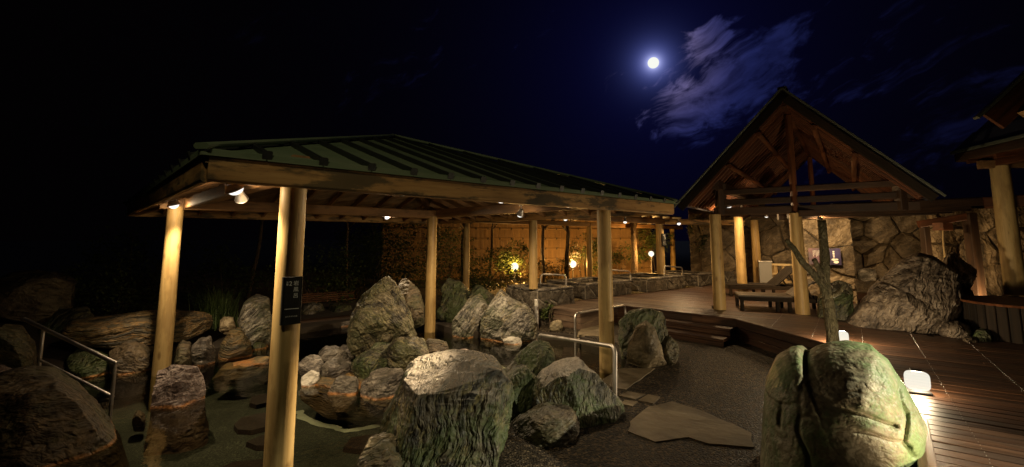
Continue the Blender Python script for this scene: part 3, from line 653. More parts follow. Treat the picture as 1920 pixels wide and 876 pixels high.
# ------------------------------------------------------------------ deck, landing, steps
DZ = 0.45; E1 = np.array([0.59, 0.807]); E2 = np.array([0.807, -0.59])
DECK = [(1.2, 0.9), (2.2, 2.6), (2.85, 3.4), (3.15, 4.1), (3.55, 4.9), (3.80, 5.75), (3.54, 7.47), (3.04, 7.99), (2.02, 9.05), (1.80, 8.92), (1.2, 8.34), (0.70, 8.85), (1.10, 9.36), (1.45, 9.80),
        (3.1, 11.0), (4.85, 12.3), (5.55, 13.0), (6.1, 13.55), (8.85, 11.55), (7.9, 10.2), (5.75, 8.65), (5.05, 7.55), (5.42, 6.2), (6.3, 5.75), (8.5, 5.2), (9.0, 0.5), (4.0, -0.6)]
deck_t = thing('deck', 'wet brown wooden deck of long boards with steps down to the paving', 'deck', (4.0, 7.0, 0.1))
struct(deck_t); del deck_t['category']
def strip_iv(P, d, lo, nrm):
    xs = []
    for i in range(len(P)):
        a, b_ = np.array(P[i]), np.array(P[(i + 1) % len(P)]); da, db = a @ nrm - lo, b_ @ nrm - lo
        if (da < 0) != (db < 0): q = a + (b_ - a) * da / (da - db); xs.append(q @ d)
    xs.sort(); return [(xs[i], xs[i + 1]) for i in range(0, len(xs) - 1, 2)]
rr = random.Random(4); pit = 0.112; k = 0
LAND = [(2.02, 9.05), (1.80, 8.92), (1.2, 8.34), (0.70, 8.85), (1.10, 9.36), (1.45, 9.80)]
v0 = min(np.array(p) @ E1 for p in DECK)
nails = Geo()
while v0 + k * pit < max(np.array(p) @ E1 for p in DECK):
    mid = v0 + (k + .5) * pit
    for (a, b_) in strip_iv(DECK, E2, mid, E1):
        cuts = [a]; x = a + rr.uniform(1.2, 3.6)
        while x < b_ - .5: cuts.append(x); x += 3.6
        cuts.append(b_)
        for s, e in zip(cuts[:-1], cuts[1:]):
            if e - s < .06: continue
            p0 = E2 * (s + .003) + E1 * mid; p1 = E2 * (e - .003) + E1 * mid; dz = rr.uniform(-.002, .002)
            g = Geo(); bar(g, (*p0, DZ - .015 + dz), (*p1, DZ - .015 + dz), pit - .009, .03, .004)
            ml = min(p0[1], p1[1]) > 8.4 and p0[0] < 2.2
            obj('board', g, M['deckgrey' if ml else 'deck'], deck_t)
        if mid < 10.5:
            x = math.ceil(a / .52) * .52 + .02
            while x < b_:
                for o_ in (-.028, .028):
                    q = E2 * (x + rr.uniform(-.004, .004)) + E1 * (mid + o_)
                    if 2.0 < q[1] < 8: cyl(nails, (*q, DZ - .004), (*q, DZ + .0035), .0024, .0024, 6)
                x += .52
    k += 1
nl = obj('nail_heads', nails, M['steel'], deck_t); nl['kind'] = 'stuff'
g = Geo(); c_ = np.mean(np.array(DECK), 0)
prism(g, [tuple(np.array(p) * .985 + c_ * .015) for p in DECK], DZ - .05, DZ - .034); obj('joist_sheet', g, M['black'], deck_t)
edge = DECK[1:13]
for i in range(len(edge) - 1):                           # skirting boards round the free edge
    a, b_ = np.array(edge[i]), np.array(edge[i + 1])
    for j in range(3):
        z = DZ - .075 - j * .105; g = Geo(); bar(g, (*a, z), (*b_, z), .022, .098, .004); obj('skirting_board', g, M['deckgrey' if i > 7 else 'deck'], deck_t)
ed = DECK[0:11]
for i in range(len(ed) - 1):                              # flush edge boards close the ends of the deck boards
    a, b_ = np.array(ed[i]), np.array(ed[i + 1]); d_ = (b_ - a) / np.linalg.norm(b_ - a); n_ = np.array([d_[1], -d_[0]]) * -.03
    g = Geo(); bar(g, (*(a + n_ * 0), DZ - .008), (*(b_ + n_ * 0), DZ - .008), .085, .03, .005); obj('edge_board', g, M['deckgrey' if i > 7 else 'deck'], deck_t)
s0, s1 = np.array([3.04, 7.99]), np.array([3.54, 7.47]); sd = (s0 - s1) / np.linalg.norm(s0 - s1); so = np.array([-.69, -.72])
for j, (z, off) in enumerate(((.335, .16), (.225, .46))):
    for q in range(2):
        c_ = so * (off + q * .15 - .06); a = s1 + sd * 0.0 + c_; b_ = s0 + sd * .55 + c_
        g = Geo(); bar(g, (*a, z - .02), (*b_, z - .02), .142, .04, .005); obj('tread', g, M['deck'], deck_t)
    c_ = so * (off + .155); g = Geo(); bar(g, (*(s1 + c_), z - .075), (*(s0 + sd * .55 + c_), z - .075), .02, .06, .003); obj('riser', g, M['deck'], deck_t)

# ------------------------------------------------------------------ gabled pavilion on the deck
Bc = gp(1505, 589, DZ)[:2]; Ac = gp(1350, 580, DZ)[:2]; Cc = gp(1393, 553, DZ)[:2]; Dc = gp(1422, 538, DZ)[:2]
gab = thing('gabled_pavilion', 'tall dark timber pavilion with steep open gable on log columns on the deck', 'pavilion', (*Bc, DZ))
for i, q in enumerate((Ac, Bc, Cc, Dc)): log_column(gab, q[0], q[1], DZ, 2.14 if i < 2 else 2.2, 0.10, 20 + i)
def GB(u, v, z): q = Bc + E2 * u + E1 * v; return np.array([q[0], q[1], z])   # u across the gable, v along the ridge
ZA, ZE, HW = 4.12, 2.33, 1.74; V0, V1 = -.70, 5.6
for z, x0, x1, h in ((2.20, -1.30, 1.62, .14), (2.37, -1.28, 1.58, .11), (2.56, -1.26, 1.55, .10)):
    for s in (0, 1):
        g = Geo(); bar(g, GB(x0 if s == 0 else .045, 0, z), GB(-.045 if s == 0 else x1, 0, z), .10, h, .012); obj('cross_beam', g, M['dark'], gab)
for u in (-1.18, 1.42):
    g = Geo(); bar(g, GB(u, 0, 2.14), GB(u, 0, 2.72), .16, .16, .012); obj('bracket_post', g, M['dark'], gab)
    g = Geo(); bar(g, GB(u, -.35, 2.68), GB(u, V1 - .4, 2.68), .13, .15, .012); obj('wall_plate', g, M['dark'], gab)
for v in (1.9, 3.7, 5.2):
    g = Geo(); bar(g, GB(-1.26, v, 2.30), GB(1.5, v, 2.30), .11, .15, .012); obj('cross_beam', g, M['dark'], gab)
for v in (0, 5.2):
    g = Geo(); bar(g, GB(0, v, 2.1), GB(0, v, 3.86), .09, .09, .01); obj('king_post', g, M['red'], gab)
def slope(sg, s, v, off=0.0):                            # s: 0 ridge .. 1 eave
    dz, dx = ZE - ZA, HW; L = math.hypot(dz, dx); return GB(sg * (dx * s + off * dz / L), v, ZA + dz * s - off * dx / L)
for sg in (-1, 1):
    nb = 26
    for k in range(nb):                                  # roof boards seen from below
        va = V0 + .02 + (V1 - V0 - .04) * k / nb; vb = V0 + .02 + (V1 - V0 - .04) * (k + 1) / nb - .012
        g = Geo(); P = np.array([slope(sg, .02, va, .05), slope(sg, .985, va, .05), slope(sg, .985, vb, .05), slope(sg, .02, vb, .05)]); Q = np.array([slope(sg, .02, va, .03), slope(sg, .985, va, .03), slope(sg, .985, vb, .03), slope(sg, .02, vb, .03)])
        LL = [(0, 0, k), (2.4, 0, k), (2.4, .2, k), (0, .2, k)] * 2
        g.add(np.vstack([P, Q]), [(0, 1, 2, 3), (7, 6, 5, 4), (0, 4, 5, 1), (1, 5, 6, 2), (2, 6, 7, 3), (3, 7, 4, 0)], LL); obj('roof_board', g, M['red'], gab)
    for k in range(28):
        v = V0 + .14 + k * (V1 - V0 - .3) / 27; g = Geo(); bar(g, slope(sg, .03, v, .095), slope(sg, .97, v, .095), .045, .09, .006); obj('rafter', g, M['red'], gab)
    for s in (.30, .58):
        g = Geo(); cyl(g, slope(sg, s, V0 + .06, .18), slope(sg, s, V1 - .1, .18), .042, .04, 14, 8, .08, 40 + int(s * 10)); obj('purlin', g, M['red'], gab, angle=40)
    for v in (V0 - .015, V1 + .015):
        g = Geo(); bar(g, slope(sg, 0.0, v, .07), slope(sg, 1.02, v, .07), .035, .125, .006); obj('bargeboard', g, M['blackwood'], gab)
        g = Geo(); bar(g, slope(sg, -.01, v - .012 * (1 if v < 0 else -1), -.03), slope(sg, 1.04, v - .012 * (1 if v < 0 else -1), -.03), .05, .03, .004); obj('verge_trim', g, M['verge'], gab)
    for k in range(9):
        s0_, s1_ = k / 9, (k + 1.12) / 9; g = Geo(); P = [slope(sg, s0_, V0, -.012 - .012), slope(sg, s1_, V0, -.012), slope(sg, s1_, V1, -.012), slope(sg, s0_, V1, -.024)]
        Q = [slope(sg, s0_, V0, .004), slope(sg, s1_, V0, .016), slope(sg, s1_, V1, .016), slope(sg, s0_, V1, .004)]
        g.add(P + Q, [(0, 1, 2, 3), (7, 6, 5, 4), (0, 4, 5, 1), (1, 5, 6, 2), (2, 6, 7, 3), (3, 7, 4, 0)]); obj('shingle_course', g, M['slate'], gab)
g = Geo(); cyl(g, GB(0, V0 + .05, ZA - .19), GB(0, V1 - .1, ZA - .19), .06, .055, 14, 8, .08, 77); obj('ridge_log', g, M['red'], gab, angle=40)
g = Geo(); bar(g, GB(0, V0, ZA + .05), GB(0, V1, ZA + .05), .14, .05, .015); obj('ridge_cap', g, M['verge'], gab)

# long lintel beams running right from the gabled pavilion, with a post and water spout
per = thing('spout_frame', 'dark timber frame of long beams with hanging water spout beside the gabled pavilion', 'timber frame', (*gp(1838, 578, DZ)[:2], DZ - .05))
bl = dp(1492, 398, Bc[1] - .12); br = dp(1835, 388, 7.15)
for i, (dy, dz) in enumerate(((0.0, 0.0), (.32, -.02), (.62, -.03))):
    g = Geo(); bar(g, bl + [.05, dy, dz - .02], br + [0, dy + .15, dz], .09, .11, .01); obj('long_beam', g, M['dark'], per)
g = Geo(); bar(g, dp(1560, 389, 7.75), dp(1990, 372, 6.9), .12, .13, .012); obj('long_beam', g, M['dark'], per)
pq = gp(1838, 578, DZ); ptop = np.array([pq[0], pq[1], 2.18]); g = Geo(); bar(g, pq - [0, 0, .06], ptop, .16, .16, .012); obj('post', g, M['dark'], per)
sp0 = dp(1722, 421, 8.9); sp1 = ptop + [0, 0, -.06]; g = Geo(); bar(g, sp0, sp1, .12, .13, .01); obj('arm', g, M['red'], per)
pq2 = dp(1733, 424, 9.0); g = Geo(); bar(g, (pq2[0], pq2[1], DZ - .06), pq2, .12, .12, .01); obj('post', g, M['dark'], per)
sb = dp(1767, 422, 8.55); g = Geo(); boxg(g, sb - [0, 0, .10], .22, .18, .14, .2); obj('spout_box', g, M['red'], per)
g = Geo(); tube(g, [sb - [0, 0, .05], dp(1768, 450, 8.55), dp(1772, 490, 8.55)], .012, 8); obj('spout_pipe', g, M['rail'], per)
# beams tying the frame on towards the right hand gazebo
tie = thing('tie_beam', 'dark horizontal tie beam running on to the right hand gazebo under its eave', 'beam', dp(1890, 375, 6.6))
g = Geo(); bar(g, dp(1845, 381, 6.95), dp(2050, 368, 6.3), .10, .17, .012); obj('beam', g, M['red'], tie)

# ------------------------------------------------------------------ tub shelter behind: slim flat roof on log columns over the stone tubs
RIM = 0.77
P1 = gp(1000, 541.6, RIM)[:2]; P2 = gp(1240, 514, RIM)[:2]; P4 = gp(1106, 521, .45)[:2]; P5 = gp(1263, 506, .45)[:2]; P3 = np.array([-1.12, 11.45])
shel = thing('tub_shelter', 'long low flat shelter on pale log columns over the row of stone tubs', 'shelter', (2.5, 13, .2))
for i, (q, z0, r_) in enumerate(((P1, RIM, .078), (P2, RIM, .10), (P3, .2, .075), (P4, .2, .09), (P5, .2, .10))): log_column(shel, q[0], q[1], z0, 2.1, r_, 30 + i)
TX = (P2 - P1) / np.linalg.norm(P2 - P1)
def b3(q, z): return np.array([q[0], q[1], z])
g = Geo(); bar(g, b3(P1 - TX * .7, 2.17), b3(P2 + TX * .2, 2.17), .13, .15, .015); obj('beam', g, M['rafter'], shel)
g = Geo(); bar(g, b3(P2 + TX * .21, 2.17), b3(Dc + E2 * -.25, 2.13), .13, .15, .015); obj('beam', g, M['fascia'], shel)
g = Geo(); bar(g, b3(P3 - (P4 - P3) * .15, 2.17), b3(P4, 2.17), .12, .14, .015); obj('beam', g, M['rafter'], shel)
g = Geo(); bar(g, b3(P4 + (P5 - P4) * .005, 2.17), b3(P5 + (P5 - P4) * .15, 2.17), .12, .14, .015); obj('beam', g, M['rafter'], shel)
for k in range(12):
    f = k / 11; a = P1 - TX * .5 + (P2 + TX * 1.2 - P1) * f; b_ = P3 + (P5 - P3) * (f * .8 + .02); g = Geo(); bar(g, b3(a, 2.275), b3(b_, 2.275), .07, .06, .005); obj('rafter', g, M['rafter'], shel)
g = Geo(); prism(g, [tuple(P1 - TX * .8), tuple(P2 + TX * 1.4), tuple(P5), tuple(P3 - TX * .6)], 2.31, 2.345); obj('roof_sheet', g, M['slate'], shel)
n2_ = np.array([.55, -.835]); column_sign('small black nameplate with white characters on the slim column over the stone tubs', P2[0], P2[1], dp(1241, 450, P2[1])[2], n2_ / np.linalg.norm(n2_), .10, .15, .33)

# ------------------------------------------------------------------ stone clad tubs
TD = np.array([.775, .632]); TN = np.array([-.632, .775])
def tub(label, corner, L, Dp, z0, seed, td=TD, tn=TN, th=.17, nf=11, ns=8, rim=RIM):
    c = np.array(corner, float); t_ = thing('stone_tub', label, 'stone tub', (*(c + td * L / 2 + tn * Dp / 2), z0), 'stone clad soaking tubs')
    def q(u, v, z): p = c + td * u + tn * v; return np.array([p[0], p[1], z])
    hh = rim - .045
    for (u0, v0_, u1, v1_) in ((0, th / 2, L, th / 2), (0, Dp - th / 2, L, Dp - th / 2), (th / 2, th, th / 2, Dp - th), (L - th / 2, th, L - th / 2, Dp - th)):
        g = Geo(); bar(g, q(u0, v0_, (z0 + hh) / 2), q(u1, v1_, (z0 + hh) / 2), th, hh - z0, .01); obj('wall', g, M['mortar'], t_)
    H_ = hh - z0
    stone_face(t_, q(0, 0, z0), (*td, 0), (*(-tn), 0), L, H_, nf, seed, 'r_tub', .03)
    stone_face(t_, q(0, Dp, z0), (*(-tn), 0), (*(-td), 0), Dp, H_, ns, seed + 1, 'r_tub', .03)
    stone_face(t_, q(L - th, Dp - th, z0 + .1), (*(-td), 0), (*(-tn), 0), L - 2 * th, H_ - .1, 5, seed + 2, 'r_tub')
    nst = max(3, int(L / .33))
    for k in range(nst):                                 # rim stones
        a, b_ = L * k / nst + .004, L * (k + 1) / nst - .004
        for vv in (th / 2 - .012, Dp - th / 2 + .012):
            g = Geo(); bar(g, q(a, vv, rim - .02), q(b_, vv, rim - .02), th + .03, .045, .012); obj('rim_stone', g, M['r_grey'], t_)
    nst = max(2, int((Dp - 2 * th) / .33))
    for k in range(nst):
        a, b_ = th + (Dp - 2 * th) * k / nst + .008, th + (Dp - 2 * th) * (k + 1) / nst - .008
        for uu in (th / 2 - .012, L - th / 2 + .012):
            g = Geo(); bar(g, q(uu, a, rim - .02), q(uu, b_, rim - .02), th + .03, .045, .012); obj('rim_stone', g, M['r_grey'], t_)
    g = Geo(); g.add([q(th, th, rim - .07), q(L - th, th, rim - .07), q(L - th, Dp - th, rim - .07), q(th, Dp - th, rim - .07)], [(0, 1, 2, 3)]); obj('water_surface', g, M['water'], t_)
    g = Geo(); bar(g, q(th, Dp / 2, z0 + .06), q(L - th, Dp / 2, z0 + .06), Dp - 2 * th, .06); obj('tub_floor', g, M['poolfloor'], t_)
    return q
TD1 = np.array([.80, .60]); TN1 = np.array([-.60, .80])
qt = []
qt.append(tub('stone clad tub nearest the striped rock, pale column rising from its corner', (.47, 8.72), .92, .95, .09, 101, TD1, TN1, nf=8, ns=8))
qt.append(tub('stone clad tub on the deck directly behind the front right log column', (1.52, 9.78), 1.55, 1.15, DZ - .005, 111))
qt.append(tub('stone clad tub with the nameplate column on its rim', (3.16, 11.03), 1.62, 1.3, DZ - .005, 121))
qt.append(tub('stone clad tub beyond the nameplate column, left of the gabled pavilion column', (4.92, 12.4), 1.0, 1.3, DZ - .005, 131, nf=8))
qt.append(tub('farthest stone clad tub, against the cracked stone wall', (6.02, 13.55), 1.1, .9, DZ - .005, 141, E2, E1, nf=7))
def rail_tube(label, path, r=.02, n_round=5, group='steel handrails', rr_=.09):
    P = [np.array(p, float) for p in path]; out = [P[0]]
    for i in range(1, len(P) - 1):
        a, b_, c = P[i - 1], P[i], P[i + 1]; ra = min(rr_, np.linalg.norm(a - b_) * .45, np.linalg.norm(c - b_) * .45)
        p0 = b_ + (a - b_) / np.linalg.norm(a - b_) * ra; p1 = b_ + (c - b_) / np.linalg.norm(c - b_) * ra
        for k in range(n_round + 1): tt = k / n_round; out.append(p0 * (1 - tt) ** 2 + 2 * b_ * tt * (1 - tt) + p1 * tt ** 2)
    out.append(P[-1]); g = Geo(); tube(g, out, r, 14); o = obj('handrail', g, M['steel'], angle=40); return tag(o, label, 'handrail', group)
for (x0, y0, x1, y1, Y0, Y1, hh, lb) in ((1013, 514, 1061, 516, 9.55, 9.75, .17, 'small steel grab rail over the tub nearest the striped rock'), (1140, 506, 1182, 509, 10.6, 11.0, .16, 'small steel grab rail just right of the front right log column'), (1245, 499, 1279, 502, 12.0, 12.6, .18, 'small steel grab rail beside the nameplate column')):
    a, b_ = dp(x0, y0, Y0), dp(x1, y1, Y1); rail_tube(lb, [(a[0], a[1], RIM - .03), a, b_, (b_[0], b_[1], RIM - .03)], .017)
a = dp(1013, 628, 7.15); b_ = dp(1146, 648, 5.2); a0 = dp(1008, 650, 7.3)
rail_tube('thick steel handrail curving down in front of the right log column', [(a[0] - .02, a[1] + .06, -.40), (a[0] - .02, a[1] + .06, a[2] - .01), dp(1153, 650, 5.05), (*gp(1153, 742, .122)[:2], .118)], .023)
a = gp(1078, 650, -0.0); a = np.array([a[0], a[1], -.40]); tpp = dp(1078, 588, 7.7); e_ = dp(1172, 572, 8.6)
rail_tube('thin steel handrail by the wooden landing behind the right log column', [(tpp[0], tpp[1], -.40), tpp, e_, (e_[0], e_[1], .118)], .019)
a = dp(45, 598, 5.2); b_ = dp(219, 682, 5.0)
rail_t = thing('handrail', 'slanting steel handrail going down into the water at the left bank', 'handrail', (*gp(215, 757, -.1)[:2], -.42), 'steel handrails')
g = Geo(); tube(g, [a, b_], .02, 14); obj('rail', g, M['steel'], rail_t, angle=40)
g = Geo(); tube(g, [(b_[0] - .015, b_[1], b_[2]), (b_[0] - .015, b_[1], -.42)], .017, 12); obj('post', g, M['steel'], rail_t, angle=40)
q_ = a + (b_ - a) * .22; g = Geo(); tube(g, [q_, (q_[0], q_[1], -.1)], .017, 12); obj('post', g, M['steel'], rail_t, angle=40)
g = Geo(); tube(g, [a + [0, 0, -.33], b_ + [0, 0, -.33]], .014, 12); obj('lower_rail', g, M['steel'], rail_t, angle=40)

bq = gp(1006, 617, .122); bol = thing('bollard_lamp', 'short steel bollard beside the striped rock and leafy plant', 'bollard', bq)
bh = dp(1006, 561, bq[1])[2]
g = Geo(); cyl(g, bq, (*bq[:2], bh - .11), .042, .042, 18); obj('shaft', g, M['steel'], bol, angle=40)
g = Geo(); cyl(g, (*bq[:2], bh - .108), (*bq[:2], bh - .022), .036, .036, 18); obj('glass', g, plain('frosted_glass', (.5, .47, .4), .4), bol, angle=40)
g = Geo(); cyl(g, (*bq[:2], bh - .02), (*bq[:2], bh), .045, .04, 18); obj('cap', g, M['steel'], bol, angle=40)

# ------------------------------------------------------------------ rocks: bath island, banks, foreground
R = rock
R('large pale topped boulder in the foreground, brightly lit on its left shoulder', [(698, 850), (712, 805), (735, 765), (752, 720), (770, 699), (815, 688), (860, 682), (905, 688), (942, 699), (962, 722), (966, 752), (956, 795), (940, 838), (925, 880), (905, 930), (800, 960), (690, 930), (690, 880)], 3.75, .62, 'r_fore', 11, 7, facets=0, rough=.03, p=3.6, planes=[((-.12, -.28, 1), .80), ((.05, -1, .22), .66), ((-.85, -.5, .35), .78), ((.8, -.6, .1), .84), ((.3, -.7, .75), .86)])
R('small rounded rock at the lower edge in front of the large foreground boulder', [(660, 890), (672, 860), (690, 838), (718, 826), (745, 832), (755, 858), (762, 900), (740, 940), (680, 940)], 3.3, .2, 'r_brown', 12, 6)
R('dark green rock wedged between the two foreground boulders', [(945, 760), (942, 715), (960, 697), (992, 690), (1008, 712), (1004, 745), (992, 790), (970, 815), (950, 810)], 4.55, .28, 'r_dark', 13, 6)
R('grooved dark rock standing in the water behind the foreground boulders', [(940, 706), (955, 682), (978, 656), (1005, 644), (1030, 648), (1042, 670), (1040, 705), (1020, 735), (960, 735)], 5.35, .33, 'r_dark', 14, 6, facets=5)
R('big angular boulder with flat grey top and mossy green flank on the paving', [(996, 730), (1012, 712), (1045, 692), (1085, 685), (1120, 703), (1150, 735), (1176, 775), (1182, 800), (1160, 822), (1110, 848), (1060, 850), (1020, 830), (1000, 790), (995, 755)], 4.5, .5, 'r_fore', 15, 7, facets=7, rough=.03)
R('low brown rock lying at the foot of the big angular boulder', [(944, 822), (960, 800), (990, 780), (1030, 772), (1075, 778), (1090, 810), (1080, 850), (1030, 852), (980, 842)], 4.05, .3, 'r_brown', 16, 6, facets=6)
# island
R('tall peaked yellow grey rock crowning the island in the bath', [(650, 640), (652, 610), (660, 570), (680, 545), (700, 524), (722, 517), (742, 530), (758, 560), (772, 595), (784, 635), (780, 668), (740, 680), (690, 678), (655, 668)], 6.75, .5, 'r_peak', 21, 7, facets=7, rough=.04)
R('dark pointed rock behind the tall peaked island rock', [(742, 600), (742, 550), (752, 525), (768, 520), (785, 542), (796, 575), (796, 610), (770, 622)], 7.7, .35, 'r_brown', 22, 6)
isl = [('rough grey stone at the left end of the island', (556, 670, 610, 712), 6.05, .25, 'r_grey'), ('long grey stone behind the left end of the island', (590, 652, 660, 694), 6.35, .25, 'r_grey'),
       ('dark rounded stone in the middle left of the island', (598, 676, 664, 722), 5.95, .25, 'r_grey'), ('small whitish stone with orange rim at the island waterline', (562, 698, 602, 740), 5.72, .16, 'r_white_lit'),
       ('lumpy grey stone with orange rim at the front of the island', (608, 710, 676, 775), 5.45, .26, 'r_grey'), ('smooth grey stone right of the lumpy one at the island front', (674, 694, 765, 775), 5.45, .34, 'r_grey'),
       ('flat dark yellow veined stone in the centre of the island', (656, 664, 740, 722), 5.95, .32, 'r_dark'), ('large yellow green stone below the right side of the island peak', (722, 636, 808, 710), 6.05, .38, 'r_peak'),
       ('brown rounded stone near the second column on the island', (792, 634, 842, 684), 6.6, .26, 'r_brown'), ('flat pale stone at the right tip of the island', (832, 660, 898, 694), 6.25, .25, 'r_pink'),
       ('small mossy stone tucked under the island peak', (690, 645, 745, 690), 6.3, .2, 'r_dark'), ('small brown stone between the island tip and the brown rounded stone', (798, 664, 842, 698), 6.2, .2, 'r_brown'), ('pale round stone beside the base of the peak', (632, 648, 668, 676), 6.5, .15, 'r_grey')]
for i, (lb, bx, Y, dpt, mt) in enumerate(isl): R(lb, bx, Y, dpt, mt, 60 + i, 6, facets=9, rough=.06)
R('brown submerged shelf around the foot of the island', [(556, 722), (600, 712), (680, 705), (780, 700), (890, 695), (895, 715), (800, 760), (700, 782), (610, 782), (560, 755)], 6.1, .7, 'r_ledge', 80, 6, facets=2, rough=.03, name='rock_shelf')
# back bank
R('big slanted grey striped rock at the far bank', [(900, 640), (900, 600), (905, 565), (925, 545), (940, 545), (960, 562), (990, 575), (1008, 605), (1012, 640), (960, 656), (910, 652)], 8.35, .55, 'r_stripe', 31, 7, facets=5, rough=.035)
R('darker striped rock left of the big slanted one at the far bank', [(846, 630), (850, 596), (870, 570), (900, 552), (918, 580), (920, 640), (880, 650), (850, 645)], 8.55, .4, 'r_stripe', 32, 6)
R('tall dark pointed rock in the shade behind the far bank', [(822, 590), (828, 540), (846, 514), (870, 535), (895, 560), (905, 600), (880, 625), (840, 620)], 9.4, .45, 'r_dark', 33, 6)
R('dark upright rock behind the striped rocks below the slim column', [(880, 600), (878, 555), (890, 535), (915, 540), (930, 560), (930, 600), (905, 615)], 9.3, .35, 'r_dark', 34, 5)
R('small white lit stone at the water edge of the far bank', (940, 630, 980, 656), 7.85, .16, 'r_white_lit', 35, 5)  # lamplight on this stone is put into its white colour
R('little tan rock in front of the wooden landing', (1028, 600, 1056, 626), 8.3, .16, 'r_tan', 36, 5)
R('small dark rock beside the second column', (818, 574, 836, 604), 9.2, .2, 'r_dark', 37, 5)
R('dark rock behind the right log column', [(1158, 655), (1160, 605), (1180, 585), (1215, 580), (1245, 590), (1252, 625), (1250, 665), (1200, 680), (1165, 675)], 6.75, .4, 'r_dark', 38, 6)
R('upright tan rock on the paving right of the right log column', [(1174, 680), (1178, 645), (1192, 615), (1212, 604), (1228, 618), (1240, 650), (1252, 690), (1215, 702), (1180, 698)], 6.15, .3, 'r_tan', 39, 6, facets=5, rough=.03)
R('small brown rock leaning on the upright tan rock', (1236, 632, 1274, 696), 6.2, .2, 'r_brown', 40, 5)
# left bank
R('long flat ochre ledge rock on the left bank', [(108, 625), (130, 605), (200, 598), (270, 588), (330, 586), (400, 592), (412, 605), (398, 625), (350, 640), (300, 640), (220, 655), (150, 650)], 6.6, .45, 'r_ledge', 41, 6, facets=5, rough=.028, p=3.2, planes=[((0, -.35, 1), .74), ((.1, -1, -.15), .72), ((.9, -.6, .2), .85)])
R('large tan boulder in the dark at the far left', [(-40, 560), (-20, 525), (30, 520), (90, 512), (140, 508), (166, 522), (160, 555), (140, 590), (60, 610), (-30, 600)], 7.6, .7, 'r_tan', 42, 6, facets=6)
R('low brown boulder at the far left behind the tan one', [(-30, 540), (20, 512), (70, 505), (108, 512), (100, 535), (40, 560), (-20, 565)], 8.2, .5, 'r_brown', 43, 5)
R('dark rock between the handrail and the ochre ledge', [(70, 650), (75, 600), (110, 580), (165, 578), (182, 600), (165, 650), (120, 680), (80, 680)], 6.9, .4, 'r_dark', 44, 5)
R('dark brown boulder half cut by the left edge', [(-60, 720), (-50, 640), (-10, 612), (40, 618), (66, 650), (76, 700), (60, 740), (-20, 760)], 5.1, .5, 'r_brown', 45, 6)
R('reddish small boulder at the left edge', (-22, 686, 27, 730), 4.75, .2, 'r_pink', 46, 5)
R('big dark brown boulder in the lower left corner', [(-80, 860), (-60, 760), (-10, 715), (40, 702), (100, 705), (150, 735), (195, 785), (225, 830), (245, 890), (200, 960), (40, 990), (-80, 960)], 4.05, .6, 'r_brown', 47, 7, facets=6, rough=.03)
R('square pink grey rock standing in the water before the left column', [(262, 880), (278, 810), (284, 745), (290, 705), (320, 694), (372, 694), (384, 715), (384, 760), (392, 810), (392, 870), (350, 915), (300, 915)], 5.15, .36, 'r_pink', 48, 7, facets=6, rough=.03, p=3.2)
R('little reddish stone at the foot of the square pink rock', (246, 774, 274, 812), 5.25, .13, 'r_pink', 49, 5)
bank = [('grey triangular stone under the right end of the ochre ledge', [(352, 690), (356, 655), (378, 634), (396, 632), (404, 660), (402, 692), (375, 702)], 6.6, .25, 'r_grey'),
        ('ochre wedge shaped rock at the waterline of the left bank', [(406, 690), (412, 650), (432, 622), (452, 618), (470, 645), (478, 680), (440, 692)], 7.1, .35, 'r_ledge'),
        ('dark upright grooved rock behind the ochre wedge rock', [(446, 660), (444, 605), (458, 570), (482, 550), (505, 560), (512, 610), (505, 660), (475, 672)], 7.7, .35, 'r_stripe'),
        ('small round stone at the right tip of the ochre ledge', (410, 594, 442, 630), 7.2, .2, 'r_tan'),
        ('dark stone under the middle of the ochre ledge', (200, 640, 300, 722), 6.35, .4, 'r_brown'), ('dark stone below the left of the ochre ledge', (120, 650, 215, 730), 6.2, .4, 'r_dark'),
        ('dark stone between the left column and the grey triangular stone', (318, 640, 362, 712), 6.45, .3, 'r_brown'), ('small dark stone right of the ochre wedge rock', (468, 640, 505, 676), 7.55, .25, 'r_dark'),
        ('low grey stone on the bank behind the nameplate column', (560, 568, 612, 606), 10.2, .35, 'r_stripe'), ('low dark stone on the bank behind the island peak', (612, 570, 662, 604), 10.4, .35, 'r_dark'),
        ('submerged brown rock slab along the left bank waterline', [(395, 712), (420, 690), (470, 680), (505, 668), (512, 690), (470, 708), (420, 722)], 6.6, .3, 'r_ledge')]
for i, (lb, ol, Y, dpt, mt) in enumerate(bank): R(lb, ol, Y, dpt, mt, 160 + i, 5, facets=5)
cq0, cq1 = gp(545, 627, 0.0), gp(655, 608, 0.0)
cop = thing('pool_coping', 'low dark timber and stone coping along the far edge of the bath behind the island', 'coping', (*((cq0 + cq1) / 2)[:2], -.1))
g = Geo(); bar(g, cq0 + [-.3, .05, .03], cq1 + [.35, .12, .03], .22, .14, .02); obj('coping_stone', g, M['r_grey'], cop)
g = Geo(); bar(g, cq0 + [-.3, .3, .10], cq1 + [.35, .37, .10], .25, .12, .015); obj('coping_timber', g, M['dark'], cop)

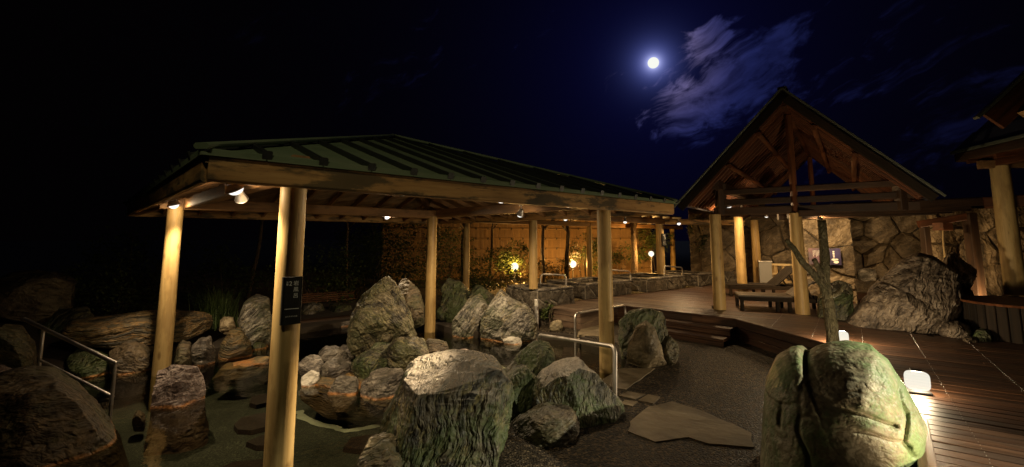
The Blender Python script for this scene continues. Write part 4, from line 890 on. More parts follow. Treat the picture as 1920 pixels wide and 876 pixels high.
# mossy cracked boulder in the right foreground: one stone with deep clefts
R('large cracked boulder with green moss in the right foreground beside the deck', [(1420, 900), (1424, 800), (1430, 725), (1450, 682), (1474, 665), (1494, 662), (1508, 676), (1526, 664), (1555, 656), (1592, 653), (1640, 662), (1672, 690), (1700, 735), (1725, 775), (1747, 815), (1740, 870), (1720, 940), (1600, 985), (1470, 975)], 3.30, .62, 'r_green', 203, 7, name='boulder', cat='boulder', group='rocks by the deck', facets=0, rough=.012, p=2.15, strat=(1, 1, 1.3), cw=.011, cd=.036,
  cracks=[[(1512, 655), (1503, 690), (1507, 740), (1505, 790), (1512, 840), (1515, 900)], [(1507, 772), (1545, 770), (1600, 782), (1650, 798), (1690, 812), (1712, 832)], [(1508, 728), (1560, 742), (1620, 760), (1680, 785)], [(1690, 735), (1708, 780), (1700, 815), (1712, 850)], [(1425, 745), (1460, 752), (1505, 748)], [(1470, 752), (1468, 790)]])

# right garden
bed = [(5.10, 7.55), (5.46, 6.22), (6.34, 5.78), (8.6, 5.25), (14, 5.5), (14, 16), (9.3, 14.5), (8.9, 11.5), (7.95, 10.2), (5.8, 8.65)]
g = Geo(); prism(g, bed, 0.05, DZ - .03); struct(obj('planting_bed', g, M['soil']))
R('huge brown grooved rock rising beside the deck on the right', [(1568, 640), (1585, 600), (1612, 565), (1650, 525), (1690, 488), (1722, 474), (1748, 480), (1765, 492), (1800, 512), (1808, 560), (1800, 625), (1760, 650), (1660, 655), (1600, 655)], 7.1, .85, 'r_big', 51, 7, 'rocks by the deck', facets=0, rough=.035, cw=.016, cd=.05, p=2.8, planes=[((-.62, -.75, .8), .80), ((.5, -.9, .35), .84)], cracks=[[(1575, 600), (1640, 592), (1700, 598), (1745, 612), (1765, 640)], [(1640, 530), (1680, 535), (1730, 560), (1790, 575)], [(1800, 540), (1790, 580), (1800, 640)]])
R('dark knobbly rock at the right shoulder of the huge grooved rock', [(1755, 500), (1775, 478), (1810, 472), (1834, 490), (1835, 512), (1822, 540), (1826, 580), (1815, 625), (1790, 640), (1775, 560)], 7.45, .5, 'r_big', 52, 6, 'rocks by the deck', facets=10, rough=.075)
R('small rounded brown stone at the deck edge below the huge grooved rock', (1757, 603, 1822, 642), 6.2, .22, 'r_big', 53, 5, 'rocks by the deck', facets=3)
R('tiny stone wedged between the huge grooved rock and the rounded stone', (1752, 600, 1776, 626), 6.35, .1, 'r_big', 54, 4, 'rocks by the deck')
R('dark rock behind the bare tree trunk', [(1530, 610), (1532, 560), (1550, 535), (1580, 522), (1604, 530), (1606, 580), (1590, 620), (1560, 628)], 7.7, .4, 'r_dark', 55, 6, 'rocks by the deck')
R('low grey stone between the dark rock and the huge grooved rock', (1606, 503, 1645, 530), 9.6, .3, 'r_grey', 56, 5, 'rocks by the deck')
R('dark rubble stone left of the round timber drum', (1822, 618, 1862, 660), 6.0, .25, 'r_dark', 57, 5, 'rocks by the deck')
R('small dark stone in the gap before the round timber drum', (1800, 632, 1836, 662), 5.9, .2, 'r_brown', 58, 5, 'rocks by the deck')

# stone walls behind
def stone_wall(label, a, b_, z0, z1, n_, seed, mt, gap, depth, th=.35, top=None):
    a, b_ = np.array(a, float), np.array(b_, float); L = np.linalg.norm(b_ - a); d = (b_ - a) / L; nrm = np.array([d[1], -d[0]])
    t_ = thing('stone_wall', label, 'wall', (*((a + b_) / 2), z0)); cc = -nrm * th / 2
    g = Geo(); bar(g, (*(a + cc), (z0 + z1) / 2), (*(b_ + cc), (z0 + z1) / 2), th, z1 - z0 - .02, .02); obj('core', g, M['joint'], t_)
    stone_face(t_, (*a, z0), (*d, 0), (*nrm, 0), L, z1 - z0, n_, seed, mt, gap * .45, depth * 1.2, pillow=.15); return t_
w0 = dp(1296, 520, 14.2)[:2]; w1 = dp(1512, 520, 12.2)[:2]
stone_wall('wall of large cracked stones behind the far log columns', w0, w1, .3, 2.62, 22, 301, 'r_wall', .018, .05)
w2 = dp(1508, 520, 9.9)[:2]; w3 = dp(1604, 520, 9.5)[:2]
stone_wall('brightly lit stone slab wall carrying the purple information panel', w2, w3, .3, 2.12, 6, 305, 'r_wall', .02, .06, .5)
w4 = dp(1590, 500, 11.3)[:2]; w5 = dp(1765, 500, 10.6)[:2]
stone_wall('dark wall of stacked blocks in the recess behind the huge grooved rock', w4, w5, .3, 2.5, 14, 311, 'r_wall', .03, .09)
w6 = dp(1745, 500, 9.6)[:2]; w7 = dp(2010, 500, 8.3)[:2]
stone_wall('rough upright stone wall at the right behind the round timber drum', w6, w7, .3, 2.35, 16, 321, 'r_cliff', .02, .10)
# information panel on the lit slab
m, t, b = mat('panel_print'); v = t.n('TexCoord').outputs['Object']; sx = t.n('SeparateXYZ', Vector=v).outputs
f = t.rng(sx[0], -.22, .22)
setin(b, 'Base Color', t.mix(t.rng(t.noise(v, 7, 5), .3, .7), t.ramp(f, [(0, (.10, .03, .035)), (.45, (.09, .035, .06)), (.7, (.04, .03, .13)), (1, (.045, .035, .17))]), (.02, .012, .03))); setin(b, 'Roughness', .4); M['purple'] = m
pd0 = (w3 - w2) / np.linalg.norm(w3 - w2); pn = np.array([pd0[1], -pd0[0]]); pc = dp(1546, 481, 9.5)
pan = thing('information_panel', 'purple information panel with white writing on the lit stone slab', 'sign', pc - [0, 0, .17])
r3, n3 = np.array([*pd0, 0]), np.array([*pn, 0]); up = np.array([0, 0, 1.0])
g = Geo(); bar(g, pc - r3 * .275, pc + r3 * .275, .02, .33, .002); brd = obj('board', g, M['purple'], pan)
g = Geo(); q0 = pc + n3 * .013
def blk(u, v_, w_, h_): c = q0 + r3 * u + up * v_; g.add([c - r3 * w_ / 2 - up * h_ / 2, c + r3 * w_ / 2 - up * h_ / 2, c + r3 * w_ / 2 + up * h_ / 2, c - r3 * w_ / 2 + up * h_ / 2], [(0, 1, 2, 3)])
rr = random.Random(9)
for u in (-.19, -.165, -.14, -.115, -.09, -.065, -.02, .005, .03, .06, .085):
    v_ = .115; ln = rr.uniform(.08, .15)
    while v_ > .115 - ln: h_ = rr.uniform(.006, .012); blk(u, v_, .008, h_); v_ -= h_ + .005
for v_ in (.10, .065, .03, -.005): blk(.155, v_, .03, .024)
for (u, v_, s) in ((.15, -.06, .03), (.20, -.055, .022), (.19, -.11, .036)):
    c = q0 + r3 * u + up * v_; g.add([c + r3 * math.cos(k * .628) * s * 1.3 + up * math.sin(k * .628) * s * .8 for k in range(10)], [tuple(range(10))])
obj('lettering', g, M['letter'], brd)

# ------------------------------------------------------------------ furniture on the deck
def lounger(label, base, d, L, seat, ht, frame_m, slat_m, wd=.58, back=.55, tilt=42):
    d = np.array([*d, 0.0]); d /= np.linalg.norm(d); s = np.array([-d[1], d[0], 0]); up = np.array([0, 0, 1.0]); o = np.array([*base, DZ])
    t_ = thing('lounger', label, 'lounger', o + d * L / 2 + s * wd / 2, 'loungers on the deck')
    for k in (0, 1):
        g = Geo(); q = o + s * (k * wd) + up * (ht - .045); bar(g, q, q + d * L, .045, .07, .005); obj('side_rail', g, M[frame_m], t_)
        for f in (.02, .44, .58, .97):
            g = Geo(); q = o + s * (k * wd) + d * (L * f); bar(g, q, q + up * (ht - .08), .05, .05, .004); obj('leg', g, M[frame_m], t_)
    for f in (.005, .995):
        g = Geo(); q = o + d * (L * f) + up * (ht - .045); bar(g, q + s * .025, q + s * (wd - .025), .04, .06, .004); obj('end_rail', g, M[frame_m], t_)
    n_ = int(wd / .085)
    for k in range(n_):
        v_ = wd * (k + .5) / n_; g = Geo(); q = o + s * v_ + up * (ht + .004); bar(g, q - d * .02, q + d * (seat * L), wd / n_ - .012, .022, .004); obj('seat_slat', g, M[slat_m], t_)
    a = math.radians(tilt); bd = d * math.cos(a) + up * math.sin(a); h0 = o + d * (seat * L + .02) + up * (ht + .01); nb = np.cross(s, bd)
    for k in range(n_):
        v_ = wd * (k + .5) / n_; g = Geo(); q = h0 + s * v_; bar(g, q, q + bd * back, wd / n_ - .012, .022, .004, up=np.cross(bd, s)); obj('back_slat', g, M[slat_m], t_)
    for f in (.06, .5, .96):
        g = Geo(); q = h0 + bd * back * f - np.cross(bd, s) * -.022 * -1; bar(g, q, q + s * wd, .05, .022, .003, up=np.cross(bd, s)); obj('back_rail', g, M[frame_m], t_)
    for v_ in (.03, wd - .03):
        g = Geo(); bar(g, h0 + bd * back * .62 + s * v_, o + d * (min(seat * L + back * .75, L - .03)) + s * v_ + up * (ht - .05), .025, .03, .003); obj('prop', g, M[frame_m], t_)
lq = gp(1389, 582, DZ)[:2]; lounger('low grey wooden lounger in front, half hidden by the gabled pavilion column', lq, (.95, -.31), 1.32, .62, .25, 'blackwood', 'bench', .6, .42, 40)
lq = gp(1368, 556, DZ)[:2]; lounger('low dark wooden lounger behind, its backrest raised', lq, (.985, -.17), 1.55, .62, .24, 'blackwood', 'blackwood', .6, .55, 42)
cq = gp(1437, 541, DZ); cab = thing('cabinet', 'slim grey cabinet panel standing beside the far log column', 'cabinet', cq)
g = Geo(); hh = dp(1437, 491, cq[1])[2] - DZ; boxg(g, cq + [0, 0, .03], .28, .2, hh - .03, -.4); obj('body', g, M['grey'], cab)
g = Geo(); boxg(g, cq + [0, 0, hh + .002], .31, .23, .025, -.4); obj('top', g, M['steel'], cab)
g = Geo(); boxg(g, cq, .24, .16, .03, -.4); obj('plinth', g, M['black'], cab)
ra, rb = gp(1447, 541, DZ), gp(1494, 543, DZ); rl = thing('wooden_railing', 'short pale wooden railing behind the loungers', 'railing', (ra + rb) / 2); ztop = dp(1470, 496, ra[1])[2]
for f in (0.02, .2, .55, .97):
    g = Geo(); q = ra + (rb - ra) * f; bar(g, q, (q[0], q[1], ztop - .03), .08, .08, .006); obj('post', g, M['rail'], rl)
for z in (ztop, DZ + (ztop - DZ) * .62, DZ + (ztop - DZ) * .3):
    off = np.array([0, -.05 if z < ztop else 0, 0]); g = Geo(); bar(g, (ra[0] - .05, ra[1] + off[1], z), (rb[0] + .05, rb[1] + off[1], z), .05 if z < ztop else .12, .05, .006); obj('rail', g, M['rail'], rl)
pq = gp(1344, 579, DZ); pl = thing('pole_spotlight', 'slim white pole spotlight with black foot beside the left gable column', 'lamp', pq)
g = Geo(); boxg(g, pq + [0, 0, 0], .15, .1, .055, -.2, .015); boxg(g, pq + [.045, 0, .056], .07, .09, .045, -.2, .012); obj('foot', g, M['black'], pl)
pt_ = dp(1343, 524, pq[1]); g = Geo(); tube(g, [pq + [-.01, 0, .05], (pq[0] - .01, pq[1], pt_[2])], .014, 10); obj('pole', g, M['steel'], pl, angle=40)
g = Geo(); cyl(g, (pq[0] - .04, pq[1] - .03, pt_[2] + .05), (pq[0] + .03, pq[1] + .02, pt_[2] - .02), .034, .03, 16); obj('head', g, M['steel'], pl, angle=40)

# ------------------------------------------------------------------ right hand gazebo, drum and column
dq = gp(1930, 566, .90); drum = thing('timber_drum', 'round dark timber drum carrying the thick log column at the right edge', 'drum', (dq[0], dq[1], .40))
RD = .62
g = Geo(); lathe(g, (dq[0], dq[1], 0), [(RD - .04, .40), (RD - .04, .86)], 40); obj('core', g, M['black'], drum)
for k in range(36):
    a = 2 * math.pi * k / 36; q = np.array([dq[0] + RD * math.cos(a), dq[1] + RD * math.sin(a), 0]); g = Geo(); bar(g, q + [0, 0, .40], q + [0, 0, .868], .1, .045, .008, up=(math.cos(a), math.sin(a), 0)); obj('stave', g, M['blackwood'], drum)
g = Geo(); lathe(g, (dq[0], dq[1], 0), [(RD + .05, .872), (RD + .06, .885), (RD + .05, .90)], 40); obj('top', g, M['red'], drum, angle=30)
cq = gp(1905, 553, .90); gz_t = thing('corner_gazebo', 'steep tiled roof gazebo cut by the right edge, resting on one thick log column', 'gazebo', (cq[0], cq[1], .90))
ctop = dp(1877, 318, cq[1])[2] + .05; log_column(gz_t, cq[0], cq[1], .90, ctop, .115, 91)
Kq = dp(1787, 287, cq[1] + .35); d1 = np.array([-.18, -.98, 0]); d2 = np.array([.98, -.18, 0]); KZ = Kq[2]
def KK(a, b_, z): q = Kq + d1 * a + d2 * b_; return np.array([q[0], q[1], z])
SL = 1.25
for k in range(8):                                       # tile courses of the left face
    s0_, s1_ = k * .17, (k + 1.08) * .17
    for (aa, bb) in ((0, 1),):
        P = [KK(s1_, s1_, KZ + .05 + s1_ * SL), KK(s0_, s0_, KZ + .02 + s0_ * SL), KK(5.6 - s0_, s0_, KZ + .02 + s0_ * SL), KK(5.6 - s1_, s1_, KZ + .05 + s1_ * SL)]
        Q = [p + [0.02, 0, -.03] for p in P]; g = Geo(); g.add([p + [-.01, 0, .0] for p in P] + Q, [(0, 1, 2, 3), (7, 6, 5, 4), (0, 4, 5, 1), (1, 5, 6, 2), (2, 6, 7, 3), (3, 7, 4, 0)]); obj('tile_course', g, M['slate'], gz_t)
    P = [KK(s0_, s0_, KZ + .02 + s0_ * SL), KK(s1_, s1_, KZ + .05 + s1_ * SL), KK(s1_, 3.2 - s1_, KZ + .05 + s1_ * SL), KK(s0_, 3.2 - s0_, KZ + .02 + s0_ * SL)]
    Q = [p + [0, -.02, -.03] for p in P]; g = Geo(); g.add(P + Q, [(0, 1, 2, 3), (7, 6, 5, 4), (0, 4, 5, 1), (1, 5, 6, 2), (2, 6, 7, 3), (3, 7, 4, 0)]); obj('tile_course', g, M['slate'], gz_t)
g = Geo(); bar(g, KK(0, -.02, KZ - .0), KK(5.6, -.02, KZ - .0), .04, .05, .008); obj('gutter', g, M['verge'], gz_t)
g = Geo(); bar(g, KK(.02, .02, KZ - .085), KK(5.6, .02, KZ - .085), .04, .12, .008); obj('fascia', g, M['dark'], gz_t)
g = Geo(); bar(g, KK(-.01, 0.05, KZ - .085), KK(-.01, 3.2, KZ - .085), .04, .12, .008); obj('fascia', g, M['dark'], gz_t)
g = Geo(); bar(g, KK(.06, .3, KZ - .13), KK(5.6, .3, KZ - .02), .45, .02, .004); obj('soffit_board', g, M['red'], gz_t)
for k in range(11):
    g = Geo(); bar(g, KK(.2 + k * .5, .04, KZ - .17), KK(.2 + k * .5, 1.3, KZ - .02), .05, .07, .005); obj('rafter', g, M['red'], gz_t)
bz = ctop + .05
g = Geo(); bar(g, KK(.1, .35, bz + .02), (cq[0] + d1[0] * 2.2 + .02, cq[1] + d1[1] * 2.2, bz + .02), .12, .14, .01); obj('eave_beam', g, M['red'], gz_t)
g = Geo(); bar(g, (cq[0] - d2[0] * .25, cq[1] - d2[1] * .25, bz - .02), (cq[0] + d2[0] * 1.6, cq[1] + d2[1] * 1.6, bz - .02), .12, .12, .01); obj('eave_beam', g, M['rafter'], gz_t)
ua, ub = dp(1853, 222, 5.15), dp(1990, 96, 4.95); sdir = (ub - ua) / np.linalg.norm(ub - ua); nrm_ = np.cross(sdir, np.cross((0, 0, 1), sdir)); nrm_ /= np.linalg.norm(nrm_); nrm_ = nrm_ * np.sign(nrm_[2])
g = Geo(); bar(g, ua + nrm_ * -.06, ub + nrm_ * -.06, .05, .24, .008, up=nrm_); obj('bargeboard', g, M['red'], gz_t)
g = Geo(); bar(g, ua - sdir * .07 + nrm_ * .085, ub + nrm_ * .085, .09, .035, .006, up=nrm_); obj('verge_trim', g, M['verge'], gz_t)
g = Geo(); bar(g, ua + d1 * .12 + sdir * .18 + nrm_ * -.20, ub + d1 * .12 + nrm_ * -.20, .14, .14, .01, up=nrm_); obj('rafter', g, M['fascia'], gz_t)

# ------------------------------------------------------------------ bare pollarded tree
TY = 5.0
def px_path(pts, Y): return [dp(a, b_, Y) for a, b_ in pts]
def limb(parent, pts, Y, r0, r1, name, seed):
    P = px_path(pts, Y); Q = []
    for i in range(len(P) - 1):
        for f in np.linspace(0, 1, 7)[:-1]: Q.append(P[i] + (P[i + 1] - P[i]) * f)
    Q.append(P[-1]); Q = [q + .008 * np.array([noise.noise((q[2] * 6, seed, 0)), noise.noise((q[2] * 6, seed, 9)), 0]) for q in Q]
    for _ in range(3): Q = [Q[0]] + [(Q[i - 1] + Q[i] * 2 + Q[i + 1]) / 4 for i in range(1, len(Q) - 1)] + [Q[-1]]
    g = Geo(); tube(g, Q, r0, 14, lambda t_: (r0 + (r1 - r0) * t_) * (1 + .12 * noise.noise((t_ * 14, seed, 4))))
    return obj(name, g, M['bark'], parent, smooth=True)
tb = dp(1563, 660, TY); bt = thing('bare_tree', 'bare pollarded tree with cut branches between boulder and deck', 'tree', (tb[0], tb[1], .11))
limb(bt, [(1570, 800), (1564, 660), (1561, 630), (1556, 590), (1550, 552), (1546, 520), (1547, 480), (1543, 445), (1541, 414)], TY, .066, .040, 'trunk', 1)
limb(bt, [(1550, 560), (1541, 532), (1520, 508), (1503, 490), (1490, 468), (1474, 450)], TY - .02, .042, .024, 'branch', 2)
limb(bt, [(1545, 530), (1538, 508), (1526, 486)], TY - .05, .033, .024, 'branch', 3)
limb(bt, [(1553, 556), (1568, 552), (1578, 543), (1584, 533)], TY - .04, .030, .016, 'branch', 4)
g = Geo(); q = dp(1541, 414, TY); cyl(g, q, q + [0, 0, .008], .042, .038, 14); obj('cut_end', g, M['rail'], bt)

# ------------------------------------------------------------------ bamboo fence
F0, F1 = np.array([-4.6, 16.45]), np.array([5.7, 19.0]); FD = (F1 - F0) / np.linalg.norm(F1 - F0); FL = np.linalg.norm(F1 - F0); FN = np.array([FD[1], -FD[0]])
fen = thing('bamboo_fence', 'tall bamboo screen fence lit orange by globe lamps at the back of the garden', 'fence', (*((F0 + F1) / 2), .15))
FT = 2.52; secs = 5
for s in range(secs):
    g = Geo(); a0 = FL * s / secs; n_ = int(FL / secs / .048)
    for k in range(n_):
        q = F0 + FD * (a0 + (k + .5) * FL / secs / n_); r_ = .021; V = []; LL = []
        for z in (.1, FT + .03 * noise.noise((k, s, 0))):
            for a in (0, .6, 1.2, 1.94, 2.54, 3.14): V.append((*(q + FD * math.cos(a) * r_ + FN * math.sin(a) * r_ * .8), z)); LL.append((z, k, s))
        g.add(V, [(i, i + 1, 7 + i, 6 + i) for i in range(5)], LL)
    o = obj('bamboo_canes', g, M['bamboo'], fen, smooth=True); o['kind'] = 'stuff'
for z in (.55, .95, 1.33, 1.71, 2.08, 2.44):
    for s in range(3):
        g = Geo(); a, b_ = F0 + FD * (FL * s / 3 + .01) + FN * .035, F0 + FD * (FL * (s + 1) / 3 - .01) + FN * .035; cyl(g, (*a, z), (*b_, z), .024, .022, 8); obj('rail', g, M['bamboo'], fen, angle=60)
g = Geo()
for z in (.55, .95, 1.33, 1.71, 2.08, 2.44):
    for k in range(int(FL / .45)):
        q = F0 + FD * (k * .45 + .2) + FN * .05; cyl(g, (*q, z - .035), (*q, z + .035), .022, .018, 6); cyl(g, (*(q + FN * .02), z - .05), (*(q + FD * .03 + FN * .02), z + .04), .007, .007, 5)
kn = obj('rope_knots', g, M['black'], fen); kn['kind'] = 'stuff'
for s in range(secs + 1):
    g = Geo(); q = F0 + FD * FL * s / secs - FN * .06; cyl(g, (*q, 0.05), (*q, FT - .02), .045, .045, 10); obj('post', g, M['dark'], fen, angle=40)

# ------------------------------------------------------------------ plants
def leaf_cloud(g, c, rad, n_, size, rr, shape=1.0, droop=.3, hollow=.35):
    c = np.array(c, float); rad = np.array(rad, float)
    clumps = [np.array([rr.gauss(0, .5), rr.gauss(0, .5), rr.gauss(0, .5)]) for _ in range(max(6, n_ // 90))]
    for _ in range(n_):
        k = rr.choice(clumps); p = k + np.array([rr.gauss(0, .2) for _ in range(3)]); L = np.linalg.norm(p)
        if L > 1.05: p *= rr.uniform(.75, 1.05) / L
        q = c + p * rad; a = rr.uniform(0, 6.283); el = rr.uniform(-.6, .9); d = np.array([math.cos(a) * math.cos(el), math.sin(a) * math.cos(el), math.sin(el)])
        s_ = np.cross(d, (rr.uniform(-.5, .5), rr.uniform(-.5, .5), 1)); s_ /= np.linalg.norm(s_) + 1e-6; l = size * rr.uniform(.6, 1.3); wv = l * .24
        m_ = q + d * l * .5; tip = q + d * l - np.array([0, 0, droop * l * .4])
        g.add([q, m_ + s_ * wv, tip, m_ - s_ * wv], [(0, 1, 2, 3)])
def stems(g, c, rad, n_, rr, z0):
    for _ in range(n_):
        a = rr.uniform(0, 6.28); t_ = np.array([c[0] + rad[0] * .6 * math.cos(a), c[1] + rad[1] * .6 * math.sin(a), c[2] + rad[2] * rr.uniform(-.1, .5)])
        b_ = np.array([c[0] + .1 * math.cos(a), c[1] + .1 * math.sin(a), z0]); m_ = (t_ + b_) / 2 + [rr.uniform(-.05, .05), rr.uniform(-.05, .05), .05]; tube(g, [b_, m_, t_], .012, 6, lambda u: .014 - .009 * u)
def shrub(label, px, py, Y, rx, ry, rz, n_, size, mt, seed, name='shrub', cat='shrub', group='shrubs around the bath'):
    rr = random.Random(seed); c = dp(px, py, Y); z0 = min(gz(c[0], c[1]), c[2] - rz * .5) - .02
    t_ = thing(name, label, cat, (c[0], c[1], z0), group)
    g = Geo(); leaf_cloud(g, c, (rx, ry, rz), n_, size, rr); obj('foliage', g, M[mt], t_)
    g = Geo(); stems(g, c, (rx, ry, rz), 7, rr, z0); obj('stem', g, M['barkd'], t_); return t_
shrub('dark leafy shrub behind the left column', 215, 545, 8.2, 1.0, .6, .65, 2600, .075, 'leaf', 1)
shrub('taller dark shrub at the left in front of the blackness', 265, 480, 9.6, 1.3, .8, 1.0, 2600, .085, 'leafdark', 2)
shrub('dark shrub behind the grass clump', 425, 520, 9.2, .8, .6, .7, 2000, .08, 'leafdark', 3)
shrub('leafy dark shrub behind the nameplate column', 600, 520, 11.4, 1.3, .7, .75, 2600, .09, 'leaf', 4)
shrub('dark shrub behind the island peak', 690, 500, 12.0, 1.2, .8, 1.0, 2400, .09, 'leafdark', 5)
shrub('dark shrub left of the slim column by the fence', 835, 490, 12.6, 1.0, .8, .9, 2400, .09, 'leaf', 6)
shrub('bright lit shrub around the left globe lamp', 952, 486, 14.6, .75, .5, .62, 1900, .10, 'leaf', 7)
shrub('lit shrub right of the middle globe lamp', 1098, 482, 15.8, .6, .5, .75, 1500, .10, 'leaf', 8)
shrub('low dark shrub between the two brighter globe lamps', 1030, 505, 14.2, .8, .5, .35, 1300, .09, 'leafdry', 9)
shrub('low dark shrub in front of the left globe lamp', 905, 515, 12.8, 1.0, .5, .45, 1800, .09, 'leafdark', 10)
shrub('climbing shrub beside the right globe lamp', 1228, 452, 18.0, .7, .4, .85, 1500, .11, 'leaf', 11)
shrub('thin leaved shrub before the fence right of the front right log column', 1165, 480, 17.0, .8, .4, .5, 900, .11, 'leafdark', 12)
shrub('small leafy plant between the bollard and the wooden landing', 1026, 585, 8.75, .20, .18, .24, 700, .06, 'leaf', 13, 'plant', 'plant')
shrub('ivy hanging over the left end of the cracked stone wall', 1318, 440, 13.9, .45, .2, .55, 700, .09, 'leafdark', 14)
rr = random.Random(77); g = Geo()
for _ in range(2600):
    px, Y = rr.uniform(860, 1290), rr.uniform(13.2, 17.4); q = dp(px, 500, Y); z = gz(q[0], Y) + rr.uniform(0, .22); leaf_cloud(g, (q[0], Y, z), (.05, .05, .04), 1, .10, rr)
struct(tag(obj('ground_cover', g, M['leafdry']), 'low leafy ground cover along the bamboo fence', 'ground cover'), 'stuff')
rr = random.Random(31); g = Geo(); gc = gp(405, 605, .35)
for _ in range(520):
    a = rr.uniform(0, 6.28); L = rr.uniform(.35, .75); d = np.array([math.cos(a), math.sin(a), 0]); b0 = np.array([gc[0] + rr.gauss(0, .12), gc[1] + rr.gauss(0, .12), .28]); lean = rr.uniform(.2, .75); s_ = np.array([-d[1], d[0], 0]) * .007; V = []
    for k in range(6):
        u = k / 5; q = b0 + d * lean * L * u ** 1.6 + np.array([0, 0, L * (u - .35 * lean * u ** 3)]); V += [q - s_ * (1.05 - u), q + s_ * (1.05 - u)]
    g.add(V, [(2 * i, 2 * i + 1, 2 * i + 3, 2 * i + 2) for i in range(5)])
tag(obj('grass_clump', g, M['leafgrass']), 'clump of long arching grass above the ochre ledge', 'grass')
def fence_tree(label, px, py, Y, r, seed, lean=0.0):
    rr = random.Random(seed); b0 = dp(px, py, Y); z0 = gz(b0[0], Y) - .05; t_ = thing('garden_tree', label, 'tree', (b0[0], Y, z0), 'slender trees along the bamboo fence')
    P = [np.array([b0[0] + lean * k + .05 * noise.noise((k * .9, seed, 0)), Y + .05 * noise.noise((k * .9, seed, 5)), z0 + k * .36]) for k in range(9)]
    g = Geo(); tube(g, P, r, 10, lambda u: r * (1 - .55 * u)); tk = obj('trunk', g, M['barkd'], t_, smooth=True)
    for k in range(5):
        a = rr.uniform(0, 6.28); q = P[5 + k % 3]; g = Geo(); tube(g, [q, q + np.array([math.cos(a) * .4, math.sin(a) * .4, .35]), q + np.array([math.cos(a) * .6, math.sin(a) * .6, .45])], r * .4, 7, lambda u: r * (.42 - .3 * u)); obj('branch', g, M['barkd'], tk, smooth=True)
    g = Geo(); leaf_cloud(g, P[-1] + [0, 0, .0], (.9, .8, .42), 700, .12, rr); obj('crown', g, M['leafdark'], t_)
shrub('tall dark shrub hiding the left end of the lit fence', 715, 458, 14.6, 1.5, .7, 1.35, 3600, .12, 'leafdark', 15)
fence_tree('slim tree trunk standing against the left part of the lit fence', 917, 515, 15.0, .05, 1, .02)
fence_tree('dark tree trunk just right of the slim shelter column', 1018, 510, 14.0, .07, 2)
fence_tree('dark tree trunk left of the middle globe lamp', 1062, 512, 14.7, .085, 3, .01)
fence_tree('thick tree trunk left of the right globe lamp', 1190, 505, 16.6, .14, 4)
fence_tree('tree trunk in the dark left of the lit fence', 868, 520, 14.2, .09, 5)
fence_tree('leaning reddish tree trunk behind the grass clump', 465, 540, 10.6, .05, 6, .05)
fence_tree('thin tree trunk in the dark behind the island peak', 650, 520, 12.6, .05, 7, -.01)
we0, we1 = dp(556, 560, 10.9), dp(668, 552, 11.6); we = thing('woven_edging', 'low reddish woven garden edging behind the bath', 'edging', ((we0 + we1) / 2 - [0, 0, .2]))
for k in range(5):
    g = Geo(); Q = [we0 + (we1 - we0) * (j / 24) + np.array([0, .018 * math.cos(math.pi * j + k * math.pi), .045 * k - .10]) for j in range(25)]; tube(g, Q, .02, 6); obj('withy', g, M['wicker'], we, smooth=True)
for k in range(7):
    g = Geo(); q = we0 + (we1 - we0) * (k / 6); cyl(g, q - [0, 0, .35], q + [0, 0, .13], .014, .014, 7); obj('stake', g, M['wicker'], we)

# ------------------------------------------------------------------ lamps
def globe_lamp(label, px, py, Y, r, power):
    c = dp(px, py, Y); z0 = gz(c[0], Y) - .02; t_ = thing('globe_lamp', label, 'lamp', (c[0], Y, z0), 'globe lamps along the fence')
    g = Geo(); lathe(g, c, [(r * math.sin(math.pi * k / 10) + 1e-4, -r * math.cos(math.pi * k / 10)) for k in range(11)], 20); obj('globe', g, M['globe'], t_, smooth=True)
    g = Geo(); cyl(g, (c[0], Y, z0), (c[0], Y, c[2] - r * .95), .018, .018, 10); obj('stem', g, M['steel'], t_, angle=40)
    light(t_, c, power, (1.0, .52, .13), r * .6); return t_
globe_lamp('left globe lamp glowing in the lit shrub', 965, 500, 14.1, .115, 70)
globe_lamp('middle globe lamp right of a dark trunk', 1074, 495, 16.1, .125, 130)
globe_lamp('right globe lamp on a thin stem near the nameplate column', 1221, 476, 16.3, .095, 90)

spotlight('large twin spotlight glaring under the near left roof corner', dp(441, 354, 3.35), (-1.4, 5.0, -.4), 62, 96, .062, WARMW, stem=.09, fill=4)
spotlight('smaller spotlight head just below the large twin spotlight', dp(453, 374, 3.55), (-2.6, 5.6, .1), 10, 110, .04, WARMW, stem=.15)
spotlight('spotlight at the head of the left rear column', dp(326, 385, 5.72), (-3.85, 6.3, 0), 70, 96, .06, WARMW, stem=.07, fill=5)
spotlight('spotlight under the pavilion eave left of the front right log column', dp(975, 403, 6.6), (-.5, 7.6, 0), 110, 130, .05, WARMW, stem=.08, fill=4)
spotlight('spotlight hidden behind the front fascia aimed at the foreground boulder', PV(.15, -HB - .12, 2.10), (-.90, 3.78, .85), 300, 34, .04, WARMW, stem=.05, blend=1.0)
spotlight('spotlight hidden behind the front fascia aimed at the island', PV(-1.0, -HB - .12, 2.10), (-1.75, 6.0, .3), 60, 58, .04, WARMW, stem=.05, blend=1.0, fill=8)
spotlight('spotlight hidden behind the front fascia aimed at the angular boulder', PV(1.25, -HB - .12, 2.10), (.62, 4.6, .4), 34, 56, .04, WARMW, stem=.05, blend=1.0)
spotlight('spotlight under the rear eave of the bath pavilion', PV(1.0, HB + .12, 2.08), (-1.2, 6.8, .4), 80, 125, .04, WARMW, stem=.05)
spotlight('spotlight under the shelter roof before the fence, left one', dp(1060, 412, 9.6), (.9, 9.2, .6), 30, 140, .04, WARM, stem=.06)
spotlight('spotlight under the shelter roof behind the front right log column', dp(1172, 417, 10.8), (2.4, 10.2, .5), 28, 150, .04, WARM, stem=.06)
spotlight('spotlight under the shelter beam near the nameplate column', dp(1273, 420, 12.4), (4.3, 11.4, .45), 28, 150, .045, WARM, stem=.06)
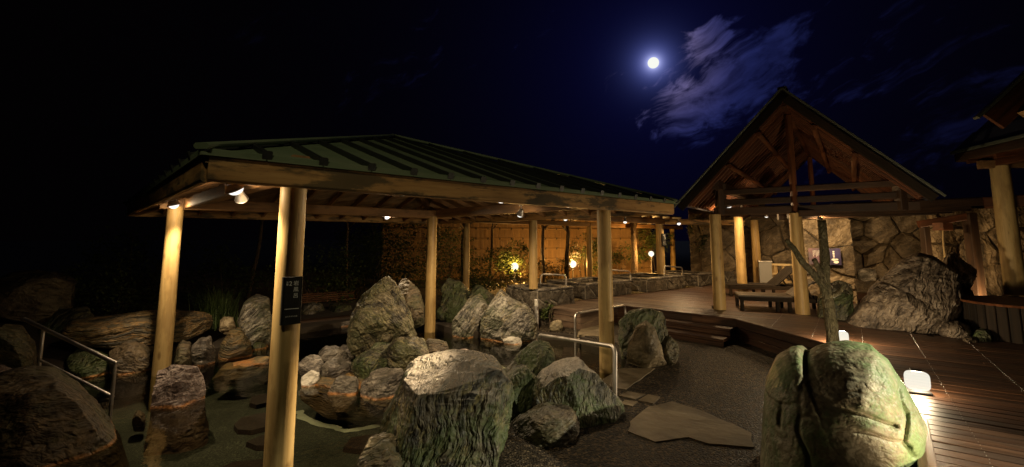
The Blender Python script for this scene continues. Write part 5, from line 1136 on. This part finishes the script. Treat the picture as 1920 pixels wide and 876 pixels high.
spotlight('dazzling spotlight beside the left column of the gabled pavilion', dp(1366, 387, 9.25), (5.0, 9.7, .45), 46, 150, .06, WARM, stem=.08, fill=40)
spotlight('small spotlight right of the dazzling one under the gable', dp(1391, 393, 10.2), (5.0, 10.0, .45), 34, 150, .045, WARM, stem=.08, fill=3)
spotlight('spotlight under the gable above the cabinet', dp(1437, 406, 11.2), (6.2, 11.6, .6), 20, 140, .045, WARM, stem=.08)
spotlight('spotlight under the gable left of the centre column', dp(1467, 403, 10.6), (6.4, 10.6, .5), 20, 120, .05, WARM, stem=.08)
spotlight('spotlight under the long beams aimed at the lit stone slab', dp(1537, 412, 7.9), (6.75, 9.6, 1.2), 120, 90, .04, WARM, stem=.06, fill=2)
spotlight('spotlight under the eave of the corner gazebo aimed at the mossy boulder', KK(5.3, -.06, KZ - .30), (2.36, 2.95, .74), 900, 27, .05, (1.0, .90, .62), stem=.06, blend=1.0)
def floor_lamp(label, p, s, power, h, group='floor lamps at the deck edge'):
    p = np.array(p, float); t_ = thing('floor_lamp', label, 'lamp', p, group)
    g = Geo(); boxg(g, p, s * 1.05, s * .8, .02, -.5, .005); obj('base', g, M['black'], t_)
    g = Geo(); U_, F_ = ico(4); Q_ = np.sign(U_) * np.abs(U_) ** .5; g.add(Q_ / np.abs(Q_).max() * [s * .5, s * .42, h * .5] + p + [0, 0, .021 + h * .5], F_); obj('lens', g, M['lens'], t_, smooth=True)
    g = Geo(); boxg(g, p + [0, 0, .0225 + h], s * .5, s * .42, .012, -.5, .005); obj('cap', g, M['black'], t_)
    light(t_, p + [0, 0, .022 + h * .62], power, (1.0, .78, .48), s * .25); return t_
fl = gp(1722, 737, DZ); floor_lamp('big glowing floor lamp on the deck right of the mossy boulder', (fl[0], fl[1], DZ + .001), .15, 10, .15)
fl = gp(1581, 646, DZ); floor_lamp('smaller glowing floor lamp on the deck behind the bare tree', (fl[0], fl[1], DZ + .001), .11, 42, .13)
def puck(label, p, aim, power, spot=120, col=WARMW):
    p = np.array(p, float); t_ = thing('ground_uplight', label, 'lamp', p, 'low uplights')
    g = Geo(); lathe(g, p, [(.06, 0), (.06, .03), (.05, .038)], 18); obj('housing', g, M['black'], t_, angle=30)
    g = Geo(); lathe(g, p, [(.042, .039), (.04, .043)], 18); obj('lens', g, M['lensdim'], t_, angle=30); light(t_, p + [0, 0, .06], power, col, .04, spot, aim, .8)
puck('low uplight on the deck lighting the lower right of the mossy boulder', (2.36, 2.36, DZ), (2.45, 3.1, .65), 9)
uq = dp(1850, 560, 8.3); puck('low uplight at the foot of the rough upright stone wall', (uq[0], uq[1], DZ - .03), uq + [-.1, .7, .6], 20, 140, WARM)
uq = dp(1700, 520, 9.4); puck('low uplight behind the huge grooved rock', (uq[0], uq[1], DZ - .03), (uq[0] + .1, uq[1] + 1.3, 1.4), 5, 140, WARM)
pl_t = thing('path_lamp', 'tall path lamp on the bank behind the viewpoint', 'lamp', (-1.1, -.9, .11))
g = Geo(); cyl(g, (-1.1, -.9, .11), (-1.1, -.9, 5.2), .05, .04, 14); obj('post', g, M['black'], pl_t, angle=40)
g = Geo(); lathe(g, (-1.1, -.9, 0), [(.10, 5.2), (.16, 5.45), (.16, 5.5)], 20); obj('glass', g, M['globe'], pl_t, angle=30)
g = Geo(); lathe(g, (-1.1, -.9, 0), [(.2, 5.51), (.12, 5.6), (.02, 5.65)], 20); obj('cap', g, M['black'], pl_t, angle=30)
light(pl_t, (-1.1, -.9, 5.34), 105, (1.0, .86, .52), .1, 52, (-.9, 4.4, 2.4), 1.0)

# ------------------------------------------------------------------ moon
mc = np.array([0, 0, EYE]) + MOON_DIR * 1500
g = Geo(); U, Fm = ico(4); g.add(U * 16.5 + mc, Fm); tag(obj('moon', g, M['moon'], smooth=True), 'bright full moon in the dark blue sky', 'moon')
